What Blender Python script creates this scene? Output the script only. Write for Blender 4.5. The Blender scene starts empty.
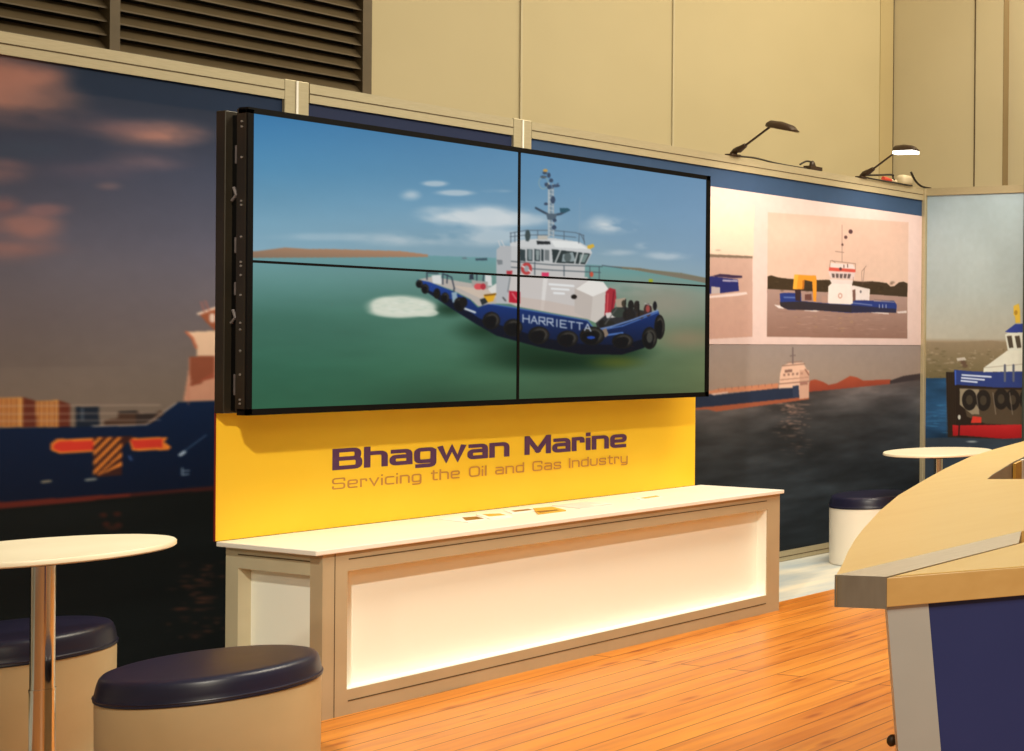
import bpy, bmesh, math, random
import numpy as np
from mathutils import Vector, Matrix
random.seed(4); RNG = np.random.default_rng(7)
S = bpy.context.scene
COL = S.collection

# ------------------------------------------------------------------ camera
F, PX, PY = 1264.209, 1424.533, 348.691
YAW, PIT, ROL = math.radians(71.05), math.radians(-0.196), math.radians(0.577)
CAM = np.array([-0.419, -6.541, 1.439])
FWD = np.array([math.sin(YAW)*math.cos(PIT), math.cos(YAW)*math.cos(PIT), math.sin(PIT)])
_r = np.array([math.cos(YAW), -math.sin(YAW), 0.0]); _u = np.cross(_r, FWD)
RT = _r*math.cos(ROL)+_u*math.sin(ROL); UP = -_r*math.sin(ROL)+_u*math.cos(ROL)

def ray(u, v): return FWD + RT*((u-PX)/F) - UP*((v-PY)/F)
def at_y(u, v, y): d = ray(u, v); return CAM + d*((y-CAM[1])/d[1])
def at_x(u, v, x): d = ray(u, v); return CAM + d*((x-CAM[0])/d[0])
def at_z(u, v, z): d = ray(u, v); return CAM + d*((z-CAM[2])/d[2])
def at_plane(u, v, p0, n):
    d = ray(u, v); n = np.array(n); return CAM + d*(np.dot(np.array(p0)-CAM, n)/np.dot(d, n))

cd = bpy.data.cameras.new('camera'); cam = bpy.data.objects.new('camera', cd); COL.objects.link(cam)
M = Matrix(((RT[0], UP[0], -FWD[0], CAM[0]), (RT[1], UP[1], -FWD[1], CAM[1]), (RT[2], UP[2], -FWD[2], CAM[2]), (0, 0, 0, 1)))
cam.matrix_world = M
cd.sensor_width = 36; cd.sensor_fit = 'HORIZONTAL'; cd.lens = F*36/1024
cd.shift_x = -(PX-512)/1024; cd.shift_y = (PY-375.5)/1024
cd.clip_start = .05; cd.clip_end = 100
S.camera = cam
S.view_settings.view_transform = 'Standard'; S.view_settings.look = 'None'
S.view_settings.exposure = 0; S.view_settings.gamma = 1

# ------------------------------------------------------------------ helpers
def lin(c):
    c = np.asarray(c, float)/255
    return np.where(c <= .04045, c/12.92, ((c+.055)/1.055)**2.4)
def rgb(r, g, b): l = lin((r, g, b)); return (float(l[0]), float(l[1]), float(l[2]), 1)

def mat(name, base=(.8, .8, .8, 1), rough=.5, metal=0, spec=.5, coat=0, emis=None, estr=0):
    m = bpy.data.materials.new(name); m.use_nodes = True
    b = m.node_tree.nodes['Principled BSDF']
    b.inputs['Base Color'].default_value = base; b.inputs['Roughness'].default_value = rough
    b.inputs['Metallic'].default_value = metal; b.inputs['Specular IOR Level'].default_value = spec
    b.inputs['Coat Weight'].default_value = coat
    if emis: b.inputs['Emission Color'].default_value = emis; b.inputs['Emission Strength'].default_value = estr
    return m
def noisy(m, c1, c2, scale=8, stretch=(1, 1, 1), detail=3, bump=0, rvar=None):
    """procedural two-tone variation on object coordinates"""
    nt = m.node_tree; N = nt.nodes; L = nt.links; b = N['Principled BSDF']
    tc = N.new('ShaderNodeTexCoord'); mp = N.new('ShaderNodeMapping'); mp.inputs['Scale'].default_value = stretch
    no = N.new('ShaderNodeTexNoise'); no.inputs['Scale'].default_value = scale; no.inputs['Detail'].default_value = detail
    cr = N.new('ShaderNodeValToRGB'); cr.color_ramp.elements[0].color = c1; cr.color_ramp.elements[1].color = c2
    cr.color_ramp.elements[0].position = .3; cr.color_ramp.elements[1].position = .7
    L.new(tc.outputs['Object'], mp.inputs['Vector']); L.new(mp.outputs[0], no.inputs['Vector'])
    L.new(no.outputs['Fac'], cr.inputs['Fac']); L.new(cr.outputs['Color'], b.inputs['Base Color'])
    if bump:
        bp = N.new('ShaderNodeBump'); bp.inputs['Strength'].default_value = bump; bp.inputs['Distance'].default_value = .01
        L.new(no.outputs['Fac'], bp.inputs['Height']); L.new(bp.outputs[0], b.inputs['Normal'])
    return m

class MB:
    """collects shapes and links them as one mesh object"""
    def __init__(s): s.bm = bmesh.new()
    def box(s, x0, x1, y0, y1, z0, z1, bev=0, seg=2):
        g = bmesh.ops.create_cube(s.bm, size=1)['verts']
        for v in g: v.co = Vector((x0+(v.co.x+.5)*(x1-x0), y0+(v.co.y+.5)*(y1-y0), z0+(v.co.z+.5)*(z1-z0)))
        if bev:
            es = list({e for v in g for e in v.link_edges})
            bmesh.ops.bevel(s.bm, geom=es, offset=bev, segments=seg, affect='EDGES', profile=.5)
        return s
    def lathe(s, prof, cx=0, cy=0, n=64):
        rings = []
        for r, z in prof:
            if r < 1e-6: rings.append([s.bm.verts.new((cx, cy, z))])
            else: rings.append([s.bm.verts.new((cx+r*math.cos(2*math.pi*i/n), cy+r*math.sin(2*math.pi*i/n), z)) for i in range(n)])
        for a, b in zip(rings, rings[1:]):
            for i in range(n):
                j = (i+1) % n
                if len(a) == 1 and len(b) == 1: continue
                if len(a) == 1: s.bm.faces.new((a[0], b[j], b[i]))
                elif len(b) == 1: s.bm.faces.new((a[i], a[j], b[0]))
                else: s.bm.faces.new((a[i], a[j], b[j], b[i]))
        return s
    def tube(s, pts, r, n=10, cap=True):
        pts = [Vector(p) for p in pts]; rs = r if isinstance(r, (list, tuple)) else [r]*len(pts)
        rings = []; ref = None
        for k, p in enumerate(pts):
            t = (pts[min(k+1, len(pts)-1)]-pts[max(k-1, 0)]).normalized()
            if ref is None: ref = Vector((0, 0, 1)) if abs(t.z) < .9 else Vector((1, 0, 0))
            a = (ref-t*ref.dot(t)).normalized(); b = t.cross(a); ref = a
            rings.append([s.bm.verts.new(p+(a*math.cos(2*math.pi*i/n)+b*math.sin(2*math.pi*i/n))*rs[k]) for i in range(n)])
        for a, b in zip(rings, rings[1:]):
            for i in range(n):
                j = (i+1) % n; s.bm.faces.new((a[i], a[j], b[j], b[i]))
        if cap: s.bm.faces.new(rings[0][::-1]); s.bm.faces.new(rings[-1])
        return s
    def prism(s, poly, z0, z1, bev=0):
        lo = [s.bm.verts.new((p[0], p[1], z0)) for p in poly]; hi = [s.bm.verts.new((p[0], p[1], z1)) for p in poly]
        n = len(poly); fs = [s.bm.faces.new(hi), s.bm.faces.new(lo[::-1])]
        for i in range(n):
            j = (i+1) % n; s.bm.faces.new((lo[i], lo[j], hi[j], hi[i]))
        if bev:
            bmesh.ops.bevel(s.bm, geom=[e for f in fs for e in f.edges], offset=bev, segments=2, affect='EDGES', profile=.5)
        return s
    def hexa(s, a, b):
        """solid between quad a and quad b (4 points each)"""
        A = [s.bm.verts.new(tuple(p)) for p in a]; B = [s.bm.verts.new(tuple(p)) for p in b]
        s.bm.faces.new(A); s.bm.faces.new(B[::-1])
        for i in range(4):
            j = (i+1) % 4; s.bm.faces.new((A[i], B[i], B[j], A[j]))
        return s
    def sphere(s, c, r, sc=(1, 1, 1), n=12):
        g = bmesh.ops.create_uvsphere(s.bm, u_segments=n, v_segments=max(6, n//2), radius=r)['verts']
        for v in g: v.co = Vector((c[0]+v.co.x*sc[0], c[1]+v.co.y*sc[1], c[2]+v.co.z*sc[2]))
        return s
    def build(s, name, m, parent=None, smooth=False):
        bmesh.ops.recalc_face_normals(s.bm, faces=s.bm.faces[:])
        me = bpy.data.meshes.new(name); s.bm.to_mesh(me); s.bm.free()
        me.materials.append(m); o = bpy.data.objects.new(name, me); COL.objects.link(o)
        if smooth: me.polygons.foreach_set('use_smooth', [True]*len(me.polygons)); me.set_sharp_from_angle(angle=math.radians(40))
        if parent:
            o.parent = parent; o.matrix_parent_inverse = Matrix.Translation(-parent.location)
        return o
def thing(name, loc, label, cat, group=None):
    o = bpy.data.objects.new(name, None); COL.objects.link(o); o.location = loc; o.empty_display_size = .1
    return tag(o, label, cat, group)
def tag(o, label=None, cat=None, group=None, kind=None):
    if label: o['label'] = label
    if cat: o['category'] = cat
    if group: o['group'] = group
    if kind: o['kind'] = kind
    return o
def struct(o): o['kind'] = 'structure'; return o

# ------------------------------------------------------------------ flat printed / displayed pictures: vertex-coloured fine grids
class Canvas:
    """paints a flat picture, in the plane's own metres, on a fine grid; stored as mesh colours"""
    def __init__(s, plane, a0, a1, z0, z1, res, ss=2):
        s._n = {}; s.plane = plane; s.a0, s.a1, s.z0, s.z1 = a0, a1, z0, z1
        s.w = int((a1-a0)*res); s.h = int((z1-z0)*res); s.ss = ss
        s.W, s.H = s.w*ss, s.h*ss
        A = a0+(np.arange(s.W)+.5)/s.W*(a1-a0); Z = z1-(np.arange(s.H)+.5)/s.H*(z1-z0)
        s.A, s.Z = np.meshgrid(A, Z); s.img = np.zeros((s.H, s.W, 3)); s.base = lambda p: p
        s.kx, s.kz = s.W/(a1-a0), s.H/(z1-z0)
    def pix(s, pts):
        q = [s.plane(*s.base(p)) for p in pts]
        return np.array([((a-s.a0)*s.kx, (s.z1-z)*s.kz) for a, z in q])
    def zoom(s, x0=0, y0=0, k=1): s.base = lambda p: (x0+p[0]/k, y0+p[1]/k); return s
    def grad(s, stops, axis='z'):
        """stops: (position in metres, colour)"""
        st = sorted(stops); X = s.Z if axis == 'z' else s.A
        for c in range(3): s.img[..., c] = np.interp(X, [t[0] for t in st], [t[1][c] for t in st])
    def _blend(s, y0, y1, x0, x1, m, col):
        r = s.img[y0:y1, x0:x1]; r += m[..., None]*(np.asarray(col, float)-r)
    def poly(s, pts, col, alpha=1.0, col2=None):
        q = s.pix(pts); x0, y0 = np.floor(q.min(0)).astype(int)-1; x1, y1 = np.ceil(q.max(0)).astype(int)+2
        x0, y0, x1, y1 = max(x0, 0), max(y0, 0), min(x1, s.W), min(y1, s.H)
        if x1 <= x0 or y1 <= y0: return
        X, Y = np.meshgrid(np.arange(x0, x1)+.5, np.arange(y0, y1)+.5); ins = np.zeros(X.shape, bool)
        for (ax, ay), (bx, by) in zip(q, np.roll(q, -1, 0)):
            if ay == by: continue
            c = ((ay > Y) != (by > Y)) & (X < (bx-ax)*(Y-ay)/(by-ay)+ax); ins ^= c
        if col2 is not None:
            t = np.clip((Y-q[:, 1].min())/max(np.ptp(q[:, 1]), 1), 0, 1)[..., None]
            col = np.asarray(col, float)*(1-t)+np.asarray(col2, float)*t
        s._blend(y0, y1, x0, x1, ins*alpha, col)
    def line(s, pts, w, col, alpha=1.0):
        q = s.pix(pts); w = w*s.scale(pts[0])
        for a, b in zip(q, q[1:]):
            x0, y0 = np.floor(np.minimum(a, b)-w-2).astype(int); x1, y1 = np.ceil(np.maximum(a, b)+w+2).astype(int)
            x0, y0, x1, y1 = max(x0, 0), max(y0, 0), min(x1, s.W), min(y1, s.H)
            if x1 <= x0 or y1 <= y0: continue
            X, Y = np.meshgrid(np.arange(x0, x1)+.5, np.arange(y0, y1)+.5); d = b-a; L2 = max(d@d, 1e-9)
            t = np.clip(((X-a[0])*d[0]+(Y-a[1])*d[1])/L2, 0, 1)
            dist = np.hypot(X-a[0]-t*d[0], Y-a[1]-t*d[1])
            s._blend(y0, y1, x0, x1, np.clip(w/2-dist+.5, 0, 1)*alpha, col)
    def scale(s, p):
        q = s.pix([p, (p[0], p[1]+1)]); return float(np.hypot(*(q[1]-q[0])))
    def ell(s, c, rx, ry, col, alpha=1.0, soft=0, ring=None, noise=0, rot=0):
        q = s.pix([c, (c[0]+rx, c[1]), (c[0], c[1]+ry)]); u = q[1]-q[0]; v = q[2]-q[0]
        ex = abs(u)+abs(v); x0, y0 = np.floor(q[0]-ex*1.05-2).astype(int); x1, y1 = np.ceil(q[0]+ex*1.05+2).astype(int)
        x0, y0, x1, y1 = max(x0, 0), max(y0, 0), min(x1, s.W), min(y1, s.H)
        if x1 <= x0 or y1 <= y0: return
        X, Y = np.meshgrid(np.arange(x0, x1)+.5, np.arange(y0, y1)+.5); D = np.stack([X-q[0][0], Y-q[0][1]], -1)
        Mi = np.linalg.inv(np.stack([u, v], 1)); E = D@Mi.T
        r = np.hypot(E[..., 0], E[..., 1])
        if soft:
            m = np.clip((1-r)/soft, 0, 1); m = m*m*(3-2*m)
            if noise: m = np.clip(m*(1.15+1.7*noise*(s.fbm(13, 5, 3)[y0:y1, x0:x1])), 0, 1)
        else: m = (r < 1).astype(float)
        if ring: m = m*(r > ring)
        s._blend(y0, y1, x0, x1, m*alpha, col)
    def fbm(s, f=4, oct=4, sx=1.0, seed=0):
        key = (f, oct, sx, seed)
        if key in s._n: return s._n[key]
        rg = np.random.default_rng(11+seed); out = np.zeros((s.H, s.W)); amp = 1
        for o in range(oct):
            ny = max(2, int(f*2**o*(s.z1-s.z0)))+2; nx = max(2, int(f*2**o*(s.a1-s.a0)/sx))+2
            g = rg.uniform(-1, 1, (ny, nx))
            yy = np.linspace(0, ny-1.001, s.H); xx = np.linspace(0, nx-1.001, s.W)
            yi = yy.astype(int); xi = xx.astype(int); fy = yy-yi; fx = xx-xi
            fy = fy*fy*(3-2*fy); fx = fx*fx*(3-2*fx)
            a = g[yi][:, xi]; b = g[yi][:, xi+1]; c = g[yi+1][:, xi]; d = g[yi+1][:, xi+1]
            out += amp*((a*(1-fx)+b*fx)*(1-fy[:, None])+(c*(1-fx)+d*fx)*fy[:, None]); amp *= .5
        s._n[key] = out; return out
    def tone(s, mask, n, amp):
        """lighten or darken where mask by noise n"""
        s.img *= 1+(mask*n*amp)[..., None]
    def below(s, pts):
        """mask of the region below a polyline"""
        q = s.pix(pts); X = (np.arange(s.W)+.5); yl = np.interp(X, q[:, 0], q[:, 1])
        return ((np.arange(s.H)+.5)[:, None] > yl[None]).astype(float), yl
    def build(s, name, m, parent, to3d, gain=1.0, soften=2, mottle=.012):
        im = s.img*(1+mottle*s.fbm(30, 3)[..., None])
        for _ in range(soften):
            q_ = np.pad(im, ((1, 1), (1, 1), (0, 0)), mode='edge'); im = (q_[:-2, 1:-1]+q_[2:, 1:-1]+q_[1:-1, :-2]+q_[1:-1, 2:]+2*q_[1:-1, 1:-1])/6
        im = np.clip(im, 0, 255).reshape(s.h, s.ss, s.w, s.ss, 3).mean((1, 3))
        # sample to vertices ((h+1) x (w+1))
        p = np.pad(im, ((1, 1), (1, 1), (0, 0)), mode='edge')
        vc = (p[:-1, :-1]+p[1:, :-1]+p[:-1, 1:]+p[1:, 1:])/4
        A = np.linspace(s.a0, s.a1, s.w+1); Z = np.linspace(s.z1, s.z0, s.h+1); A, Z = np.meshgrid(A, Z)
        co = to3d(A.ravel(), Z.ravel()).astype(np.float32)
        w1 = s.w+1; idx = (np.arange(s.h)[:, None]*w1+np.arange(s.w)[None]).ravel()
        f = np.stack([idx, idx+w1, idx+w1+1, idx+1], 1).astype(np.int32)
        me = bpy.data.meshes.new(name); me.vertices.add(len(co)); me.vertices.foreach_set('co', co.ravel())
        me.loops.add(f.size); me.loops.foreach_set('vertex_index', f.ravel())
        me.polygons.add(len(f)); me.polygons.foreach_set('loop_start', np.arange(0, f.size, 4, dtype=np.int32))
        me.polygons.foreach_set('loop_total', np.full(len(f), 4, np.int32)); me.update(calc_edges=True)
        ca = me.color_attributes.new('ink', 'FLOAT_COLOR', 'POINT')
        c4 = np.ones((len(co), 4), np.float32); c4[:, :3] = lin(vc.reshape(-1, 3))*np.asarray(gain); ca.data.foreach_set('color', c4.ravel())
        me.materials.append(m); o = bpy.data.objects.new(name, me); COL.objects.link(o)
        if parent: o.parent = parent; o.matrix_parent_inverse = Matrix.Translation(-parent.location)
        return o
def ink_mat(name, rough=.55, emit=None, spec=.3):
    m = mat(name, (0.02, .02, .02, 1), rough, spec=spec); nt = m.node_tree; b = nt.nodes['Principled BSDF']
    a = nt.nodes.new('ShaderNodeAttribute'); a.attribute_name = 'ink'
    if emit:
        nt.links.new(a.outputs['Color'], b.inputs['Emission Color']); b.inputs['Emission Strength'].default_value = emit
        b.inputs['Base Color'].default_value = (.004, .004, .004, 1)
    else: nt.links.new(a.outputs['Color'], b.inputs['Base Color'])
    return m

# ------------------------------------------------------------------ materials
ALU = noisy(mat('brushed_aluminium', rough=.42, metal=.35), rgb(184, 172, 142), rgb(194, 182, 152), 30, (1, 1, 12))
ALU_D = noisy(mat('dull_aluminium', rough=.45, metal=.3), rgb(178, 165, 135), rgb(190, 176, 146), 30, (12, 12, 1))
GROOVE = noisy(mat('groove_shadow_gap', rough=.8), rgb(80, 66, 44), rgb(92, 76, 52), 10)
HALL = noisy(mat('painted_hall_panel', rough=.7), rgb(196, 182, 146), rgb(202, 188, 152), 1.2)
HALL_R = noisy(mat('painted_hall_panel_side', rough=.7), rgb(202, 190, 160), rgb(208, 196, 166), 1.2)
HALL_D = noisy(mat('painted_return_shade', rough=.8), rgb(132, 112, 80), rgb(140, 120, 86), 1.2)
HALL_C = noisy(mat('painted_corner_shade', rough=.7), rgb(186, 168, 126), rgb(192, 174, 132), 1.2)
LOUVRE = noisy(mat('louvre_brown_metal', rough=.6), rgb(92, 78, 56), rgb(102, 86, 62), 12)
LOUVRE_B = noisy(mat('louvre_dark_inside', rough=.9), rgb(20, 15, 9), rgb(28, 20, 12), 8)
WHITE_LAM = noisy(mat('white_laminate', rough=.35, spec=.4), rgb(244, 238, 228), rgb(248, 243, 234), 5)
INSET = noisy(mat('cream_inset_panel', rough=.5), rgb(250, 253, 244), rgb(251, 254, 246), 3)
YELLOW = noisy(mat('yellow_board', rough=.45, spec=.3), rgb(250, 200, 48), rgb(253, 206, 56), 3)
PURPLE = noisy(mat('dark_purple_vinyl_letters', rough=.5), rgb(84, 48, 88), rgb(90, 54, 94), 20)
ORANGE_L = noisy(mat('tan_vinyl_letters', rough=.5), rgb(192, 132, 62), rgb(204, 142, 68), 20)
BLACK = noisy(mat('black_powder_coat', rough=.45, spec=.3), rgb(20, 17, 14), rgb(30, 25, 20), 20)
BLACK_M = noisy(mat('black_rack_metal', rough=.4, metal=.2), rgb(42, 36, 27), rgb(50, 43, 32), 8)
BEZEL = noisy(mat('black_display_bezel', rough=.5, spec=.15), rgb(6, 6, 6), rgb(9, 8, 8), 20)
BOLT = noisy(mat('bright_bolt_metal', rough=.3, metal=.8), rgb(200, 195, 190), rgb(225, 220, 215), 40)
BRKT = noisy(mat('grey_bracket_metal', rough=.5, metal=.2), rgb(105, 98, 100), rgb(125, 116, 116), 20)
CHROME = noisy(mat('chrome', rough=.12, metal=1), rgb(225, 220, 212), rgb(235, 230, 222), 3)
TABLE = noisy(mat('white_table_laminate', rough=.4), rgb(240, 228, 200), rgb(245, 234, 208), 6)
VINYL = noisy(mat('navy_vinyl', rough=.36, spec=.5), rgb(26, 26, 50), rgb(32, 31, 56), 14, bump=.04)
DRUM = noisy(mat('cream_vinyl_drum', rough=.55), rgb(198, 178, 138), rgb(206, 186, 146), 6)
DRUM_W = noisy(mat('white_vinyl_drum', rough=.55), rgb(246, 236, 220), rgb(250, 241, 226), 6)
STEEL = noisy(mat('brushed_steel_strip', rough=.4, metal=.7), rgb(150, 138, 122), rgb(166, 154, 138), 24, (1, 14, 1))
STEEL_E = noisy(mat('brushed_steel_end_cap', rough=.5, metal=.35), rgb(150, 142, 130), rgb(166, 158, 146), 9, (4, 4, 1))
SILVER = noisy(mat('silver_leg_paint', rough=.4, metal=.25), rgb(206, 208, 208), rgb(216, 218, 218), 7)
NAVY = noisy(mat('navy_panel_laminate', rough=.4), rgb(48, 60, 122), rgb(54, 66, 130), 3)
GREYP = noisy(mat('grey_board', rough=.6), rgb(178, 166, 148), rgb(190, 178, 160), 5)
TEAL = noisy(mat('dark_teal_metal', rough=.5), rgb(44, 58, 54), rgb(52, 66, 60), 9)
LAMP_B = noisy(mat('dark_brown_lamp_metal', rough=.45, metal=.1), rgb(52, 36, 22), rgb(62, 44, 28), 12)
LAMP_G = mat('lamp_glass_glow', rgb(255, 250, 235), .3, emis=(1, .93, .78, 1), estr=4)
BULBOFF = noisy(mat('lamp_glass_unlit', rough=.3), rgb(120, 105, 80), rgb(140, 122, 92), 12)
RED_P = noisy(mat('red_plug_plastic', rough=.5), rgb(196, 66, 50), rgb(206, 76, 58), 12)
WBOX = noisy(mat('off_white_plastic', rough=.5), rgb(206, 190, 158), rgb(214, 198, 166), 12)
CABLE = noisy(mat('black_cable_rubber', rough=.6), rgb(34, 26, 18), rgb(42, 32, 22), 30)
PAPER = noisy(mat('white_paper', rough=.6), rgb(240, 236, 228), rgb(246, 242, 234), 15)
PAPER_G = noisy(mat('grey_paper', rough=.6), rgb(214, 208, 200), rgb(226, 220, 212), 9)
COVER_Y = noisy(mat('yellow_brown_cover', rough=.5), rgb(206, 150, 46), rgb(236, 190, 84), 14)
COVER_B = noisy(mat('brown_cover', rough=.5), rgb(120, 80, 34), rgb(160, 112, 56), 14)
NAVY_C = noisy(mat('navy_cover', rough=.5), rgb(28, 30, 52), rgb(36, 38, 62), 14)

def beech(name, c1, c2, rough=.3):
    m = mat(name, rough=rough, spec=.4); noisy(m, c1, c2, 4, (1.2, 9, 9), 5); return m
BEECH = beech('beech_laminate', rgb(246, 206, 124), rgb(250, 212, 134))
BEECH_E = beech('beech_edge', rgb(232, 186, 116), rgb(240, 196, 126))

# ------------------------------------------------------------------ floor
def floor_wood():
    m = mat('orange_timber_planks', rough=.28, spec=.5); nt = m.node_tree; N = nt.nodes; L = nt.links; b = N['Principled BSDF']
    tc = N.new('ShaderNodeTexCoord'); mp = N.new('ShaderNodeMapping'); L.new(tc.outputs['Object'], mp.inputs['Vector'])
    mp.inputs['Rotation'].default_value = (0, 0, math.radians(-2.5))
    br = N.new('ShaderNodeTexBrick'); L.new(mp.outputs[0], br.inputs['Vector'])
    br.inputs['Scale'].default_value = 1; br.inputs['Brick Width'].default_value = 3.7; br.inputs['Row Height'].default_value = .13
    br.inputs['Mortar Size'].default_value = .0034; br.inputs['Mortar Smooth'].default_value = .25; br.inputs['Bias'].default_value = 0
    br.offset = .37; br.inputs['Color1'].default_value = rgb(228, 150, 58); br.inputs['Color2'].default_value = rgb(216, 134, 46)
    br.inputs['Mortar'].default_value = rgb(112, 56, 18)
    m2 = N.new('ShaderNodeMapping'); m2.inputs['Scale'].default_value = (.8, 8, 1); L.new(mp.outputs[0], m2.inputs['Vector'])
    gr = N.new('ShaderNodeTexNoise'); gr.inputs['Scale'].default_value = 2.2; gr.inputs['Detail'].default_value = 6; gr.inputs['Distortion'].default_value = .6
    L.new(m2.outputs[0], gr.inputs['Vector'])
    cr = N.new('ShaderNodeValToRGB'); cr.color_ramp.elements[0].position = .32; cr.color_ramp.elements[1].position = .62
    cr.color_ramp.elements[0].color = rgb(226, 205, 186); cr.color_ramp.elements[1].color = rgb(255, 252, 246); L.new(gr.outputs['Fac'], cr.inputs['Fac'])
    mx = N.new('ShaderNodeMix'); mx.data_type = 'RGBA'; mx.blend_type = 'MULTIPLY'; mx.inputs[0].default_value = 1
    L.new(br.outputs['Color'], mx.inputs[6]); L.new(cr.outputs['Color'], mx.inputs[7])
    m3 = N.new('ShaderNodeMapping'); m3.inputs['Scale'].default_value = (3.2, 9, 1); L.new(mp.outputs[0], m3.inputs['Vector'])
    vo = N.new('ShaderNodeTexVoronoi'); vo.inputs['Scale'].default_value = 1.0; L.new(m3.outputs[0], vo.inputs['Vector'])
    ck = N.new('ShaderNodeValToRGB'); ck.color_ramp.elements[0].position = .05; ck.color_ramp.elements[1].position = .2
    ck.color_ramp.elements[0].color = rgb(190, 145, 115); ck.color_ramp.elements[1].color = (1, 1, 1, 1); L.new(vo.outputs['Distance'], ck.inputs['Fac'])
    my = N.new('ShaderNodeMix'); my.data_type = 'RGBA'; my.blend_type = 'MULTIPLY'; my.inputs[0].default_value = .8
    L.new(mx.outputs[2], my.inputs[6]); L.new(ck.outputs['Color'], my.inputs[7]); L.new(my.outputs[2], b.inputs['Base Color'])
    mr = N.new('ShaderNodeMapRange'); mr.inputs[3].default_value = .24; mr.inputs[4].default_value = .42; L.new(gr.outputs['Fac'], mr.inputs[0]); L.new(mr.outputs[0], b.inputs['Roughness'])
    bp = N.new('ShaderNodeBump'); bp.inputs['Strength'].default_value = .25; bp.inputs['Distance'].default_value = .004
    L.new(br.outputs['Fac'], bp.inputs['Height']); bp.invert = True; L.new(bp.outputs[0], b.inputs['Normal'])
    return m
struct(MB().box(-4, 7.3, -10, -.992, -.06, 0).build('floor', floor_wood()))
CARPET = noisy(mat('pale_blue_grey_carpet', rough=.55, spec=.3), rgb(176, 190, 200), rgb(240, 232, 214), 1.6, (1, 3.2, 1), 5)
struct(MB().box(-4, 7.3, -.99, .05, -.06, -.001).build('floor', CARPET))
struct(MB().box(-4, 9, .05, 1.6, -.06, -.002).build('floor', GREYP))

# ------------------------------------------------------------------ hall walls and louvre
w = MB().box(-4, 8.6, 1.5, 1.6, -.06, 6)
struct(w.build('wall_back', HALL))
for x in (5.298, 6.383): struct(MB().box(x-.006, x+.006, 1.488, 1.5, 0, 6).build('trim_1', HALL_R))
struct(MB().box(8.63, 8.8, -8, 1.6, -.06, 6).build('wall_side', HALL_R))
struct(MB().box(8.56, 8.63, .347, 1.5, -.06, 6).build('wall_side', HALL_R))
struct(MB().box(8.561, 8.63, .340, .347, 0, 6).build('shade_strip', HALL_D))  # darker strip paints the shade on the recess return face
for y in (.63, 1.494): struct(MB().box(8.552, 8.56, y-.004, y+.004, 0, 6).build('trim_2', GROOVE))
struct(MB().box(8.40, 8.56, 1.492, 1.5, 0, 6).build('shade_strip', HALL_C))  # darker colour stands in for the shade in the hall corner
g = thing('louvre_vent', (3.3, 1.47, 2.6), 'dark brown louvred ventilation grille high on the hall wall above the left mural', 'vent')
VX0, VX1, VZ0, VZ1 = 1.6, 4.392, 2.55, 3.75
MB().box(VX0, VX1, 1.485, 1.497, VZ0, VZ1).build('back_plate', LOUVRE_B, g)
fr = MB(); fr.box(VX1-.045, VX1, 1.40, 1.496, VZ0, VZ1).box(VX0, VX0+.04, 1.40, 1.496, VZ0, VZ1).box(VX0, VX1, 1.40, 1.496, VZ1-.04, VZ1).box(VX0, VX1, 1.40, 1.496, VZ0, VZ0+.04)
fr.build('frame', LOUVRE, g)
MB().box(3.262, 3.300, 1.395, 1.496, VZ0+.04, VZ1-.04).build('mullion', LOUVRE, g)
sl = MB(); z = VZ0+.075
while z < VZ1-.06:
    for a, b_ in ((VX0+.04, 3.262), (3.300, VX1-.045)):
        p0 = [(a, 1.415, z-.036), (b_, 1.415, z-.036), (b_, 1.480, z+.020), (a, 1.480, z+.020)]
        p1 = [(a, 1.415, z-.028), (b_, 1.415, z-.028), (b_, 1.480, z+.028), (a, 1.480, z+.028)]
        sl.hexa(p0, p1)
    z += .066
sl.build('slats', LOUVRE, g)

# ------------------------------------------------------------------ booth walls: frame, posts, rails
XR = 7.213; HT = 2.548; RB = 2.463
struct(MB().box(-1, XR, 0, .045, 0, RB).build('wall_left', GREYP))
struct(MB().box(XR, XR+.045, -1.2, .045, 0, RB).build('wall_right', GREYP))
for k, (a, b_) in enumerate(((-1, 3.195), (3.29, 4.19), (4.285, 7.19))):
    struct(MB().box(a, b_, -.012, .05, RB, HT).build('trim_4', ALU))
    struct(MB().box(a, b_, -.0135, -.012, 2.501, 2.506).build('trim_5', GROOVE))
    struct(MB().box(a, b_, -.012, .012, .002, .066).build('baseboard_left', ALU_D))
    struct(MB().box(a, b_, -.0135, -.012, .028, .033).build('trim_6', GROOVE))
for x in (3.24, 4.237):
    p_ = MB().box(x-.046, x+.046, -.014, .05, 0, HT+.004, .003)
    struct(p_.build('trim_7', ALU)); struct(MB().box(x-.004, x+.004, -.018, -.0138, 0, HT+.002).build('trim_8', WHITE_LAM))
struct(MB().box(7.19, XR+.02, -.03, .05, 0, HT+.003, .004).build('trim_9', ALU))
struct(MB().box(XR-.012, XR+.05, -1.2, -.03, 2.498, HT+.004).build('trim_10', ALU))
struct(MB().box(XR-.012, XR+.012, -1.2, -.03, 0.002, .066).build('baseboard_right', ALU_D))
tp = thing('slim_pole', (7.1, -.975, 0), 'slim dark teal pole at the right edge in front of the tug mural', 'pole')
MB().lathe([(.014, .012), (.014, 3.28), (.010, 3.29), (0, 3.29)], 7.1, -.975, 16).build('pole_tube', TEAL, tp, True); MB().lathe([(0, .001), (.09, .001), (.09, .008), (.02, .014), (0, .014)], 7.1, -.975, 24).build('pole_foot', TEAL, tp, True)

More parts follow.
